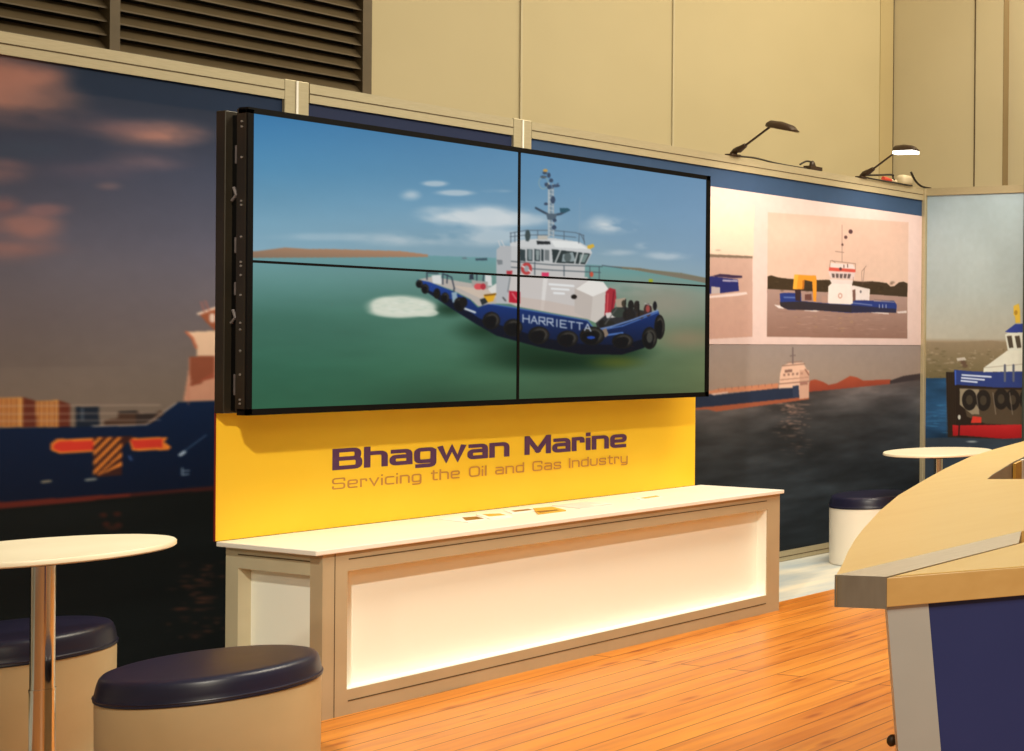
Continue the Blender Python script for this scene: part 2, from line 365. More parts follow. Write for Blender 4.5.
PRINT = ink_mat('printed_graphic', .6, spec=.2)
GLOSS = ink_mat('printed_photo_panel', .5, spec=.2)
def pl_y(y): return lambda u, v: (lambda q: (q[0], q[2]))(at_y(u, v, y))
def pl_x(x): return lambda u, v: (lambda q: (-q[1], q[2]))(at_x(u, v, x))
def to_y(y): return lambda A, Z: np.stack([A, np.full_like(A, y), Z], 1)
def to_x(x): return lambda A, Z: np.stack([np.full_like(A, x), -A, Z], 1)

GAIN_1, GAIN_2, GAIN_3, GAIN_P, GAIN_E = (1.2, 1.42, 2.0), (.75, .92, 1.4), (1.0, 1.17, 1.5), (.88, .98, 1.25), (1.0, 1.18, 1.5)  # print densities

# --- left mural: dusk sky, blue ship with containers
def mural_left():
    c = Canvas(pl_y(0), .9, 3.192, .068, RB, 190)
    c.grad([(.068, (14, 16, 14)), (.8, (16, 19, 17)), (1.05, (120, 98, 76)), (1.25, (114, 95, 78)), (1.5, (98, 84, 78)), (1.8, (80, 74, 79)), (2.1, (60, 61, 72)), (2.35, (38, 44, 56)), (2.463, (22, 32, 46))])
    n = c.fbm(2.2, 5, 2.2)
    sky = (c.Z > 1.3)
    c.tone(sky, n, .07)
    c.poly([(60, 60), (300, 96), (300, 122), (217, 112), (100, 96), (66, 92)], (20, 34, 50), .85)
    for (u, v, rx, ry, col, al) in [(0, 88, 84, 48, (156, 102, 80), .95), (30, 70, 60, 30, (150, 98, 78), .8), (45, 104, 60, 30, (128, 90, 76), .7), (-20, 60, 90, 30, (150, 96, 74), .8), (60, 120, 80, 16, (92, 72, 72), .6), (160, 134, 66, 20, (158, 106, 86), .95), (150, 160, 60, 16, (110, 84, 82), .6), (120, 128, 70, 14, (120, 86, 80), .7),
                                    (25, 150, 60, 16, (52, 58, 68), .6), (0, 172, 46, 18, (122, 86, 78), .9), (90, 172, 80, 14, (84, 70, 76), .6), (140, 165, 60, 10, (96, 78, 80), .6), (108, 186, 20, 6, (110, 86, 82), .7),
                                    (14, 240, 60, 30, (140, 94, 80), .95), (30, 225, 46, 18, (134, 92, 80), .8), (45, 210, 34, 10, (122, 86, 80), .8), (0, 205, 30, 14, (116, 80, 74), .8), (40, 250, 50, 12, (104, 80, 76), .5)]:
        c.ell((u, v), rx, ry, col, al, soft=1.0, noise=.35)
    # sea base and hull
    c.poly([(-300, 430), (-300, 700), (420, 760), (420, 380), (300, 395), (215, 401), (178, 402), (148, 424), (130, 426), (0, 428)], (15, 17, 15))
    c.poly([(-300, 429), (0, 428), (130, 426), (148, 424), (178, 402), (215, 401), (420, 398), (420, 476), (215, 487), (130, 494), (0, 503), (-300, 520)], (10, 28, 52), 1, (8, 18, 34))
    c.poly([(-300, 522), (0, 502), (130, 493), (130, 497), (0, 509), (-300, 530)], (96, 34, 24))
    c.poly([(130, 493), (215, 486), (420, 474), (420, 478), (215, 490), (130, 497)], (62, 26, 22))
    # containers and deck gear
    for x0, x1, y0, side in [(-70, -42, 396, -28), (-22, 22, 398, 36), (36, 58, 401, 70)]:
        c.poly([(x0, y0), (x1, y0-1), (x1, 427), (x0, 427)], (204, 138, 68))
        for k in range(int((x1-x0)/5)): c.line([(x0+3+5*k, y0+1), (x0+3+5*k, 426)], 1.7, (142, 74, 36))
        c.poly([(x1, y0-1), (side, y0+3), (side, 427), (x1, 427)], (98, 42, 26))
    c.poly([(75, 407), (99, 406.5), (99, 426), (75, 427)], (26, 32, 40)); c.line([(82, 409), (82, 420)], 2, (70, 76, 80))
    c.poly([(104, 420), (118, 418), (118, 411), (138, 411), (138, 418), (152, 416), (160, 410), (164, 414), (150, 424), (104, 426)], (70, 46, 32))
    c.poly([(119, 411), (137, 410.5), (137, 413), (119, 413)], (30, 26, 24)); c.poly([(136, 414), (158, 412), (150, 422), (136, 424)], (48, 36, 30))
    for v0, v1 in ((406, 405), (414, 413), (421, 420)): c.line([(-200, v0+3), (0, v0), (160, v1)], .9, (190, 160, 132), .75)
    c.line([(92, 426), (146, 424.5), (176, 403)], 1.2, (200, 170, 140), .8)
    # orange/red emblem
    c.poly([(50, 444), (56, 439), (93, 438), (93, 452), (60, 454), (50, 450)], (226, 120, 40)); c.poly([(53, 445), (58, 441.5), (93, 440.5), (93, 450), (60, 451.5), (53, 449)], (206, 52, 34))
    c.poly([(128, 438), (168, 437), (164, 442), (171, 447), (168, 450), (132, 451)], (226, 120, 40)); c.poly([(130, 440), (162, 439), (162, 447.5), (134, 448.5)], (206, 52, 34))
    c.poly([(93, 437), (134, 436), (122, 448), (122, 475), (97, 477), (93, 472)], (60, 30, 24))
    for k in range(6):
        q = 438+k*9.5
        lo = [(93, min(q+9, 476)), (93, q+4.5), (93+(q+4.5-437), 437), (93+(q+9-437), 437)]
        xm = 133 if k < 3 else 122
        pts = [(min(x, xm), y if x <= xm else y+(x-xm)) for x, y in lo]
        if k >= 4: pts = [(97, min(476.5, q+9-6)), (97, q+4.5-6), (122, q+4.5-29), (122, q+9-29)]; pts = [(x, max(437, min(476, y))) for x, y in pts]
        c.poly(pts, (222, 122, 44))
    for pts, wd, col in [([(42, 482), (50, 481)], 2.2, (150, 130, 96)), ([(86, 480), (95, 479)], 2.4, (130, 126, 110)), ([(180, 454), (206, 435)], 1, (70, 90, 110)), ([(180, 455), (184, 452)], 3, (170, 176, 176)),
                         ([(182, 468), (182, 475), (188, 474)], 1.4, (120, 130, 136)), ([(183, 471), (189, 470.5)], 1.2, (120, 130, 136)), ([(129, 456), (131, 460)], 1.5, (70, 90, 130))]: c.line(pts, wd, col)
    # accommodation at right
    c.poly([(183, 401), (188, 372), (189, 357), (215, 355), (330, 352), (330, 399)], (196, 132, 96))
    c.poly([(189, 357), (214, 355), (214, 372), (200, 384), (190, 386)], (134, 68, 42)); c.poly([(189, 388), (199, 382), (214, 378), (214, 372), (200, 380)], (150, 72, 46))
    c.poly([(187, 332), (209, 331), (330, 328), (330, 355), (196, 356), (197, 346), (193, 340)], (214, 168, 126)); c.line([(186, 332), (192, 338), (196, 348)], 2, (180, 90, 56))
    c.poly([(198, 313), (215, 307), (330, 300), (330, 330), (214, 330), (206, 322)], (140, 72, 42)); c.line([(198, 314), (215, 308)], 2, (222, 186, 150)); c.ell((212, 318), 3, 5, (206, 170, 140))
    c.line([(201, 302), (204, 312)], 1.2, (150, 86, 70)); c.line([(205, 301), (209, 311)], 1.2, (150, 86, 70)); c.line([(188, 405), (188, 386), (192, 380)], 1, (180, 110, 80), .7)
    # water: reflections
    m, _ = c.below([(-300, 535), (0, 512), (215, 494), (420, 482)])
    wn = c.fbm(5, 4, 7, 3)
    c.tone(m, wn, .28)
    for u, v in [(103, 515), (117, 514), (106, 524), (118, 525)]: c.ell((u, v), 6, 4, (74, 30, 20), .75, soft=.8)
    c.ell((112, 528), 12, 4, (70, 34, 22), .6, soft=.9)
    rg = np.random.default_rng(2)
    for k in range(70):
        u = 196+rg.normal()*14; v = rg.uniform(562, 640); c.ell((u, v), rg.uniform(4, 12), rg.uniform(.8, 1.8), (104, 54, 34), rg.uniform(.2, .7), soft=.9)
    return c.build('ship_mural', PRINT, None, to_y(-.002), GAIN_1)
o = mural_left(); tag(o, 'large dusk photo mural of a blue ship with containers on the left booth wall', 'wall mural')

# --- middle mural strip behind the video wall
def mural_mid():
    c = Canvas(pl_y(0), 3.288, 4.189, .068, RB, 40)
    c.grad([(.068, (14, 16, 14)), (1.2, (20, 24, 28)), (1.6, (80, 70, 66)), (2.34, (50, 54, 66)), (2.345, (38, 44, 62)), (2.463, (40, 46, 64))])
    return c.build('dusk_sky_mural', PRINT, None, to_y(-.002), GAIN_2)
o = mural_mid(); tag(o, 'dark blue strip of mural showing above the middle of the video wall', 'wall mural')

# --- right mural: header band, calm sea with anchored ship
def mural_right():
    c = Canvas(pl_y(0), 4.288, 7.188, .068, RB, 200)
    c.grad([(.068, (30, 34, 36)), (.45, (34, 38, 40)), (.8, (42, 44, 45)), (.95, (150, 122, 104)), (1.2, (156, 132, 114)), (1.4, (150, 130, 118)), (2.34, (170, 140, 120)), (2.345, (56, 74, 96)), (2.463, (52, 70, 92))])
    c.zoom(690, 320, 3.003)
    sea_top = [(-400, 262), (60, 230), (355, 214), (695, 178)]
    m, yl = c.below(sea_top)
    dep = np.clip(((np.arange(c.H)+.5)[:, None]-yl[None])/c.kz, 0, 1.3)
    for k in range(3):
        col = np.interp(dep, [0, .06, .25, .5, .8, 1.2], [(96, 80, 62, 46, 36, 30), (82, 72, 60, 48, 39, 34), (76, 68, 58, 49, 41, 36)][k])
        c.img[..., k] = c.img[..., k]*(1-m)+col*m
    c.tone(m, c.fbm(7, 5, 5, 2), .26); c.tone(m, c.fbm(26, 3, 5, 9), .12)
    c.poly([(350, 216), (360, 182), (375, 178), (400, 186), (415, 195), (440, 190), (480, 168), (500, 172), (520, 182), (600, 178), (612, 184), (600, 192), (480, 204), (400, 212)], (170, 76, 48), 1, (140, 60, 42))
    c.poly([(600, 182), (640, 168), (695, 160), (720, 158), (720, 176), (695, 178), (600, 192)], (64, 52, 50))
    c.poly([(-300, 235), (62, 212), (90, 206), (265, 190), (265, 206), (62, 222), (-300, 246)], (196, 124, 88))
    for k in range(9): c.line([(85+k*20, 205-k*1.8), (85+k*20, 212-k*1.8)], 2, (120, 76, 60), .7)
    c.poly([(-300, 246), (62, 223), (70, 226), (325, 198), (355, 194), (357, 236), (78, 272), (62, 262), (-300, 290)], (36, 44, 62))
    c.poly([(-300, 288), (62, 260), (355, 230), (357, 238), (78, 275), (50, 268)], (158, 82, 54))
    c.poly([(62, 223), (66, 221), (112, 215), (114, 219), (70, 226)], (214, 176, 156))
    c.poly([(266, 206), (270, 160), (276, 138), (296, 130), (340, 128), (350, 150), (357, 152), (357, 234), (328, 238), (326, 202)], (226, 178, 148))
    for k in range(5): c.poly([(279+k*13, 162-k*1.2), (286+k*13, 161-k*1.2), (286+k*13, 168-k*1.2), (279+k*13, 169-k*1.2)], (150, 108, 92))
    c.poly([(328, 150), (350, 150), (357, 156), (357, 234), (328, 238)], (190, 138, 112), .6); c.line([(276, 138), (344, 132)], 2.5, (120, 84, 70)); c.line([(290, 128), (336, 124)], 2, (150, 104, 86)); c.line([(266, 192), (357, 184)], 3, (140, 96, 80))
    c.poly([(308, 198), (326, 196), (326, 232), (308, 234)], (50, 56, 74)); c.poly([(284, 150), (306, 148), (306, 156), (284, 158)], (130, 92, 78))
    c.line([(308, 84), (308, 130)], 5, (110, 90, 84)); c.line([(300, 108), (316, 106)], 3, (110, 90, 84)); c.line([(345, 148), (356, 165)], 3, (120, 70, 54))
    c.poly([(270, 178), (355, 170), (355, 173), (270, 182)], (180, 130, 108)); c.poly([(330, 186), (352, 184), (352, 194), (330, 196)], (160, 110, 92))
    rg = np.random.default_rng(5)
    for k in range(150):
        v = 250+abs(rg.normal())*75; u = 308+rg.normal()*24; c.ell((u, v), rg.uniform(6, 20), rg.uniform(1.2, 3), (208, 152, 124), rg.uniform(.15, .5)*max(.2, 1-(v-250)/260), soft=.9)
    return c.build('harbour_mural', PRINT, None, to_y(-.002), GAIN_3)
o = mural_right(); tag(o, 'photo mural of a moored ship on a calm dark sea, below the white framed pictures', 'wall mural')

# --- white panel with two boat photographs
def print_panel():
    c = Canvas(pl_y(-.004), 4.60, 7.188, 1.397, 2.346, 260)
    c.grad([(1.397, (232, 200, 184)), (2.346, (238, 204, 186))])
    # first picture (partly behind the screen)
    c.zoom(700, 180, 4.415)
    c.poly([(-140, 40), (240, 112), (236, 345), (-140, 318)], (250, 226, 188), 1, (240, 206, 176))
    c.poly([(-140, 340), (232, 345), (232, 692), (-140, 712)], (208, 168, 146), 1, (206, 160, 138))
    c.poly([(-140, 318), (100, 330), (232, 336), (232, 346), (-140, 336)], (134, 112, 90)); c.ell((80, 310), 18, 5, (170, 150, 130), .7, soft=.6)
    c.poly([(-140, 512), (40, 512), (205, 494), (210, 504), (165, 512), (60, 520), (-140, 540)], (240, 214, 200))
    c.poly([(-140, 440), (48, 425), (168, 440), (172, 490), (90, 500), (-140, 510)], (40, 44, 104)); c.poly([(48, 425), (90, 414), (150, 420), (186, 422), (186, 432), (150, 434)], (64, 46, 72))
    c.poly([(100, 440), (168, 442), (168, 450), (100, 448)], (170, 160, 180)); c.poly([(50, 470), (88, 474), (88, 500), (50, 502)], (196, 178, 170))
    # second picture
    c.zoom(760, 210, 5.3625)
    P = [(42, 12), (797, 66), (790, 690), (37, 680)]
    c.poly(P, (226, 184, 158), 1, (232, 196, 168))
    c.ell((180, 120), 300, 150, (240, 208, 180), .55, soft=1)
    c.poly([(38, 420), (790, 456), (790, 690), (37, 680)], (176, 142, 126), 1, (150, 112, 94))
    c.poly([(40, 356), (60, 350), (100, 362), (150, 368), (220, 372), (300, 376), (360, 374), (400, 380), (560, 384), (600, 382), (640, 386), (680, 392), (700, 410), (720, 408), (745, 388), (770, 384), (792, 394), (790, 466), (600, 452), (40, 424)], (66, 50, 32))
    rg = np.random.default_rng(8)
    for k in range(60): c.ell((rg.uniform(45, 785), rg.uniform(385, 440)), rg.uniform(8, 22), rg.uniform(5, 12), rg.choice([(52, 38, 24), (84, 64, 42), (74, 52, 34)]), .4, soft=.8)
    for k in range(120): c.ell((rg.uniform(60, 770), rg.uniform(480, 676)), rg.uniform(10, 45), rg.uniform(1.5, 4), rg.choice([(196, 160, 142), (132, 98, 80)]), .35, soft=.8)
    # boat
    c.ell((150, 540), 60, 60, (230, 206, 192), .0); c.poly([(75, 508), (110, 512), (130, 530), (100, 526)], (238, 220, 206)); c.poly([(230, 540), (290, 528), (330, 538), (300, 546)], (228, 206, 190)); c.poly([(590, 545), (690, 552), (690, 560), (600, 552)], (222, 200, 186)); c.poly([(732, 545), (786, 540), (786, 552), (740, 554)], (226, 206, 192))
    c.poly([(106, 448), (130, 444), (220, 446), (222, 488), (360, 500), (490, 492), (500, 484), (720, 488), (734, 510), (730, 552), (640, 548), (480, 552), (300, 538), (150, 535), (110, 516)], (40, 56, 120))
    c.poly([(106, 494), (222, 490), (360, 502), (490, 510), (490, 550), (300, 538), (150, 534), (110, 516)], (52, 44, 48)); c.poly([(490, 510), (730, 530), (730, 552), (640, 548), (490, 550)], (46, 44, 66))
    c.line([(498, 498), (600, 510)], 6, (150, 156, 190), .7); c.line([(130, 468), (200, 470)], 8, (140, 160, 210), .5)
    for k in range(3): c.line([(640+k*18, 508), (640+k*18, 524)], 5, (220, 220, 220), .8); 
    c.line([(610, 488), (720, 494)], 4, (190, 170, 160), .8); c.line([(612, 480), (718, 486)], 3, (120, 100, 90), .8)
    c.poly([(364, 500), (366, 410), (384, 392), (494, 396), (498, 500), (486, 506), (380, 502)], (244, 226, 210)); c.poly([(486, 412), (500, 404), (590, 424), (586, 486), (560, 482), (512, 484), (494, 486)], (236, 218, 204)); c.poly([(496, 430), (512, 424), (512, 484), (498, 490)], (120, 84, 72))
    c.ell((430, 460), 12, 15, (206, 150, 130), .8, ring=.5); c.ell((540, 438), 5, 8, (120, 110, 110))
    c.poly([(372, 370), (500, 376), (494, 398), (384, 394)], (236, 214, 200)); c.poly([(366, 328), (510, 334), (504, 372), (380, 366)], (228, 200, 188))
    for k in range(5): c.poly([(384+k*22, 340+k*.8), (400+k*22, 341+k*.8), (401+k*20, 364+k*.8), (388+k*20, 363+k*.8)], (104, 84, 78))
    c.poly([(372, 306), (512, 318), (512, 334), (368, 326)], (214, 84, 66)); c.poly([(380, 284), (500, 292), (512, 318), (376, 308)], (236, 212, 198)); c.ell((432, 316), 8, 8, (90, 50, 50))
    for a, b2 in [((378, 272), (512, 288)), ((378, 272), (374, 304)), ((512, 288), (512, 318)), ((440, 80), (440, 280)), ((404, 222), (450, 228)), ((386, 270), (404, 282)), ((545, 330), (570, 300)), ((560, 312), (552, 400)), ((545, 334), (548, 400)), ((500, 360), (500, 400)), ((500, 380), (586, 392))]: c.line([a, b2], 3, (110, 78, 66), .75)
    c.ell((486, 116), 11, 12, (84, 52, 52)); c.ell((460, 146), 9, 9, (96, 60, 58)); c.ell((442, 186), 6, 7, (100, 66, 60)); c.line([(470, 292), (470, 306)], 6, (90, 60, 54)); c.line([(450, 296), (450, 308)], 6, (90, 60, 54))
    # orange crane
    c.poly([(184, 346), (300, 352), (304, 376), (302, 490), (286, 490), (280, 384), (236, 374), (228, 426), (176, 424)], (240, 152, 44)); c.poly([(184, 346), (206, 347), (196, 424), (176, 424)], (250, 176, 60)); c.poly([(228, 378), (240, 376), (236, 424), (226, 426)], (190, 110, 34))
    c.poly([(188, 426), (220, 428), (216, 488), (190, 486)], (60, 40, 40)); c.poly([(240, 452), (276, 450), (278, 484), (240, 484)], (110, 70, 60)); c.poly([(330, 460), (362, 462), (362, 500), (334, 498)], (180, 140, 120))
    for k in range(26): c.ell((rg.choice([205, 290, 430, 500])+rg.normal()*10, rg.uniform(565, 660)), 16, 4, (196, 158, 96) if k % 2 else (132, 92, 76), .35, soft=.9)
    r_ = thing('boat_photo_panel', (5.9, 0, 1.397), 'white panel with two boat photographs, one with an orange crane, right of the video wall', 'photo panel')
    MB().box(4.601, 7.187, -.0036, -.0008, 1.398, 2.345).build('panel_backing', PAPER, r_)
    return c.build('printed_photos', GLOSS, r_, to_y(-.004), GAIN_P)
print_panel()

# --- end wall mural: harbour tug
def mural_end():
    c = Canvas(pl_x(XR), .032, 1.19, .068, 2.497, 240)
    c.grad([(.068, (24, 40, 60)), (.6, (30, 54, 84)), (1.2, (40, 84, 124)), (1.42, (150, 128, 98)), (1.45, (178, 168, 146)), (1.8, (170, 174, 164)), (2.497, (168, 178, 176))])
    c.zoom(924, 280, 4.17)
    c.tone(np.ones(c.img.shape[:2]), c.fbm(2, 4), .03)
    c.poly([(-40, 268), (20, 258), (90, 262), (180, 258), (280, 252), (360, 262), (900, 240), (900, 420), (-40, 414)], (152, 130, 102), 1, (112, 96, 62))
    rg = np.random.default_rng(3)
    for k in range(170): c.ell((rg.uniform(-10, 420), rg.uniform(285, 405)), rg.uniform(4, 18), rg.uniform(2, 7), rg.choice([(96, 84, 56), (170, 146, 116), (120, 106, 74), (188, 166, 140)]), .45, soft=.8)
    c.poly([(-40, 410), (900, 400), (900, 1400), (-40, 1400)], (38, 70, 98), 1, (32, 48, 66))
    m, _ = c.below([(-40, 412), (900, 402)]); c.tone(m, c.fbm(9, 4, 5, 4), .35)
    for k in range(40): c.ell((rg.uniform(-20, 120), rg.uniform(520, 640)), rg.uniform(10, 40), 3, (70, 130, 170), .4, soft=.8)
    c.poly([(-40, 660), (900, 640), (900, 1400), (-40, 1400)], (62, 64, 66), .75)
    # tug
    c.poly([(92, 384), (900, 372), (900, 640), (320, 662), (100, 656)], (46, 34, 26))
    for k in range(5): c.line([(94+k*9, 390), (96+k*9, 652)], 2, (84, 64, 40), .6)
    c.poly([(126, 374), (190, 380), (300, 384), (900, 360), (900, 452), (300, 448), (130, 436)], (48, 62, 118)); c.line([(132, 380), (132, 436)], 6, (70, 100, 190))
    for k, (a, b2) in enumerate([((160, 396), (280, 404)), ((158, 408), (252, 416)), ((156, 420), (222, 426))]): c.line([a, b2], 7, (214, 216, 226))
    c.poly([(150, 452), (410, 458), (900, 440), (900, 600), (420, 606), (260, 600), (180, 570)], (84, 68, 50)); c.poly([(150, 452), (230, 456), (230, 560), (200, 560), (150, 520)], (150, 132, 104))
    for x, y in [(190, 500), (248, 502), (322, 496), (370, 500), (430, 498), (500, 494), (570, 490)]:
        c.ell((x, y), 31, 44, (40, 33, 28)); c.ell((x, y), 14, 20, (78, 66, 50), .8)
    for k in range(5): c.line([(218+70*k, 470), (230+70*k, 560)], 4, (150, 132, 110), .7)
    c.poly([(204, 568), (240, 572), (240, 596), (196, 596)], (214, 60, 44)); c.ell((148, 572), 6, 10, (200, 190, 170))
    c.poly([(120, 604), (142, 606), (900, 596), (900, 640), (330, 662), (160, 648), (120, 650)], (206, 46, 44), 1, (160, 26, 28)); c.line([(148, 606), (146, 650)], 7, (40, 26, 22))
    c.poly([(248, 384), (250, 366), (348, 294), (900, 270), (900, 372)], (226, 218, 194)); c.line([(250, 366), (420, 350)], 3, (180, 170, 150))
    c.poly([(338, 228), (360, 216), (900, 196), (900, 288), (350, 294)], (220, 214, 192))
    for k in range(8): c.poly([(346+k*33, 234), (366+k*33, 232), (374+k*33, 282), (356+k*33, 284)], (78, 66, 52))
    c.poly([(338, 216), (380, 184), (900, 160), (900, 206), (360, 220)], (48, 62, 132)); c.poly([(374, 108), (396, 98), (402, 130), (402, 178), (382, 180), (380, 150), (374, 146)], (222, 178, 62)); c.ell((384, 136), 7, 10, (176, 130, 40))
    for x in (338, 374): c.line([(x, 356), (x, 420)], 11, (96, 98, 110))
    for k in range(3): c.ell((160+k*6, 334+k*12), 16, 10, (96, 70, 54), .8, soft=.5)
    c.poly([(136, 326), (170, 322), (178, 334), (140, 338)], (220, 206, 186), .8); c.ell((200, 674), 34, 6, (196, 196, 186), .7, soft=.8)
    return c.build('tug_mural', PRINT, None, to_x(XR-.002), GAIN_E)
o = mural_end(); tag(o, 'harbour tug mural with red waterline and yellow mast on the far end wall', 'wall mural')

# ------------------------------------------------------------------ video wall
DS = .799; SX0, SX1, SZ0 = 2.6585, 4.6427, 1.1500; SZ1 = SZ0+(SX1-SX0)*9/16; YB = .594
vw = thing('video_wall', ((SX0+SX1)/2, -YB-.1, SZ0), 'black two-by-two video wall showing a blue and white workboat, mounted above the yellow board', 'video wall')
def screen_art():
    c = Canvas(pl_y(-DS), SX0, SX1, SZ0, SZ1, 300)
    c.img[:] = 0
    q0 = c.pix([(252, 113), (706, 180), (252, 257), (706, 282)])
    # sky, tinted by height above the horizon
    hz = [(240, 256.5), (400, 254.5), (514, 258.5), (602, 265.5), (660, 274), (720, 284)]
    m, yl = c.below(hz); up = np.clip((yl[None]-(np.arange(c.H)+.5)[:, None])/c.H, 0, 1); dn = np.clip(((np.arange(c.H)+.5)[:, None]-yl[None])/(c.H-yl[None]), 0, 1)
    fx = (np.arange(c.W)/c.W)[None]+0*up
    for k in range(3):
        l = np.interp(up, [0, .12, .3, .55], [(130, 116, 82, 48), (164, 158, 138, 110), (180, 180, 174, 160)][k])
        r = np.interp(up, [0, .12, .3, .55], [(140, 126, 118, 104), (162, 154, 150, 140), (172, 176, 178, 172)][k])
        sky = l*(1-fx)+r*fx
        sl_ = np.interp(dn, [0, .12, .4, .75, 1], [(106, 98, 66, 48, 42), (152, 142, 113, 94, 84), (158, 140, 98, 74, 62)][k])
        sr_ = np.interp(dn, [0, .12, .4, .75, 1], [(102, 122, 104, 98, 92), (146, 142, 120, 112, 104), (142, 128, 96, 78, 70)][k])
        sea = sl_*(1-fx**1.6)+sr_*fx**1.6
        c.img[..., k] = sky*(1-m)+sea*m
    wn = c.fbm(6, 5, 4, 2); c.tone(m*(.25+.75*dn), wn, .10)
    c.zoom(400, 160, 3.4133)
    cl = (206, 212, 214)
    for (x, y, rx, ry, a) in [(270, 195, 250, 56, .85), (180, 200, 150, 30, .5), (420, 200, 160, 40, .5), (120, 80, 60, 14, .6), (35, 120, 50, 26, .6), (190, 112, 90, 14, .6), (330, 106, 70, 8, .35), (720, 225, 120, 38, .85), (780, 236, 90, 14, .6), (690, 205, 60, 30, .4), (825, 292, 36, 16, .6), (920, 325, 110, 22, .5), (740, 316, 90, 16, .4), (60, 268, 260, 40, .5), (300, 262, 240, 46, .55), (-200, 262, 300, 20, .25), (100, 170, 80, 20, .3)]:
        c.ell((x, y), rx, ry, cl, a, soft=1, noise=.7)
    c.tone(1-m, c.fbm(3, 5, 3, 6), .03)
    c.zoom()
    # land left, land right
    c.poly([(240, 252), (258, 251), (285, 247.5), (305, 249), (330, 249), (365, 250), (400, 251), (428, 254.5), (428, 257), (240, 258)], (168, 128, 100), 1, (128, 108, 90))
    c.poly([(610, 266), (640, 268), (665, 272), (706, 278), (720, 281), (720, 286), (690, 280), (640, 271)], (120, 112, 96))
    c.zoom(400, 160, 3.4133)
    c.poly([(258, 336), (298, 334), (298, 343), (258, 343)], (60, 80, 92)); c.poly([(212, 332), (228, 332), (228, 339), (212, 338)], (100, 120, 128))
    # murky water right, reflection beneath the boat
    c.ell((900, 490), 240, 120, (150, 140, 124), .75, soft=1); c.ell((980, 610), 160, 60, (152, 122, 96), .55, soft=1); c.ell((820, 440), 180, 30, (172, 166, 156), .6, soft=.9, noise=.5)
    for (x, y, rx, ry) in [(430, 640, 250, 75), (600, 680, 300, 60), (290, 580, 150, 60), (170, 510, 90, 40), (760, 650, 150, 50), (520, 690, 330, 60)]: c.ell((x, y), rx, ry, (14, 40, 24), .75, soft=1)
    c.ell((740, 690), 130, 34, (90, 96, 30), .6, soft=1)
    # wake
    for (x, y, rx, ry, a) in [(6, 500, 135, 46, .95), (60, 505, 75, 34, .8), (-50, 496, 60, 34, .7), (90, 522, 50, 16, .8), (0, 520, 120, 22, .7)]: c.ell((x, y), rx, ry, (208, 212, 196), a, soft=.6, noise=.5)
    for k in range(60): t_ = RNG.uniform(0, 6.28); c.ell((10+95*math.cos(t_)*RNG.uniform(.3, 1), 498+30*math.sin(t_)*RNG.uniform(.3, 1)), RNG.uniform(8, 30), RNG.uniform(2, 5), (170, 190, 172) if k % 2 else (226, 228, 218), .35, soft=1)
    # hull
    H = [(58, 408), (100, 416), (180, 448), (240, 478), (266, 504), (300, 490), (400, 505), (530, 528), (640, 548), (668, 582), (720, 570), (790, 548), (882, 516), (896, 560), (874, 606), (832, 642), (760, 664), (620, 664), (480, 640), (330, 600), (260, 560), (180, 510), (90, 450), (60, 430)]
    c.poly(H, (28, 62, 140), 1, (10, 18, 34))
    c.poly([(60, 430), (180, 478), (270, 540), (330, 560), (480, 606), (620, 628), (760, 632), (880, 596), (832, 642), (760, 664), (620, 664), (480, 640), (330, 600), (260, 560), (180, 510), (90, 450)], (10, 14, 24), .8)
    c.line([(212, 504), (256, 520)], 7, (190, 196, 200)); c.line([(690, 600), (760, 590)], 6, (90, 130, 200), .8); c.line([(668, 584), (760, 566), (880, 520)], 4, (90, 126, 190), .8); c.line([(300, 490), (400, 506), (640, 548), (668, 582)], 4, (76, 110, 180), .7)
    # aft deck
    c.poly([(62, 408), (110, 398), (330, 436), (335, 490), (300, 492), (268, 500), (240, 474), (180, 444), (100, 416)], (176, 168, 160))
    c.poly([(180, 428), (330, 446), (332, 470), (290, 480)], (196, 180, 164)); c.poly([(108, 394), (140, 392), (142, 424), (112, 420)], (206, 208, 206)); c.poly([(290, 392), (312, 394), (314, 430), (292, 430)], (206, 206, 204)); c.poly([(245, 410), (300, 416), (300, 440), (245, 430)], (160, 154, 148))
    for p in ([(92, 408), (92, 384), (130, 388)], [(146, 424), (146, 388), (176, 400), (186, 440)], [(184, 440), (186, 480)], [(246, 402), (246, 386)], [(262, 410), (262, 388)], [(284, 412), (286, 390)], [(160, 420), (162, 392)]): c.line(p, 4, (46, 56, 70))
    c.poly([(238, 390), (250, 390), (252, 408), (236, 408)], (44, 52, 66)); c.ell((268, 432), 15, 11, (206, 80, 84)); c.ell((284, 432), 9, 11, (170, 50, 60)); c.poly([(300, 440), (330, 420), (332, 452), (312, 456)], (212, 210, 204))
    c.poly([(286, 460), (328, 454), (318, 482), (300, 486), (288, 476)], (214, 160, 40)); c.line([(290, 462), (326, 458)], 6, (120, 80, 20)); c.poly([(272, 476), (290, 470), (300, 486), (280, 496)], (40, 46, 48))
    c.poly([(176, 452), (194, 450), (196, 482), (180, 488)], (136, 160, 176))
    # superstructure
    c.poly([(328, 490), (330, 306), (344, 292), (382, 294), (386, 388), (384, 492)], (172, 174, 176)); c.line([(342, 294), (336, 276)], 3, (200, 200, 200)); c.line([(356, 294), (346, 274)], 3, (200, 200, 200)); c.poly([(330, 340), (350, 342), (350, 356), (334, 358)], (120, 126, 130))
    c.poly([(366, 486), (378, 380), (500, 384), (640, 400), (660, 545), (520, 522), (400, 500)], (194, 188, 184)); c.poly([(490, 388), (506, 390), (490, 516), (480, 514)], (212, 208, 204))
    c.poly([(366, 488), (400, 500), (520, 522), (656, 547), (652, 510), (500, 480), (370, 462)], (190, 172, 160), .6)
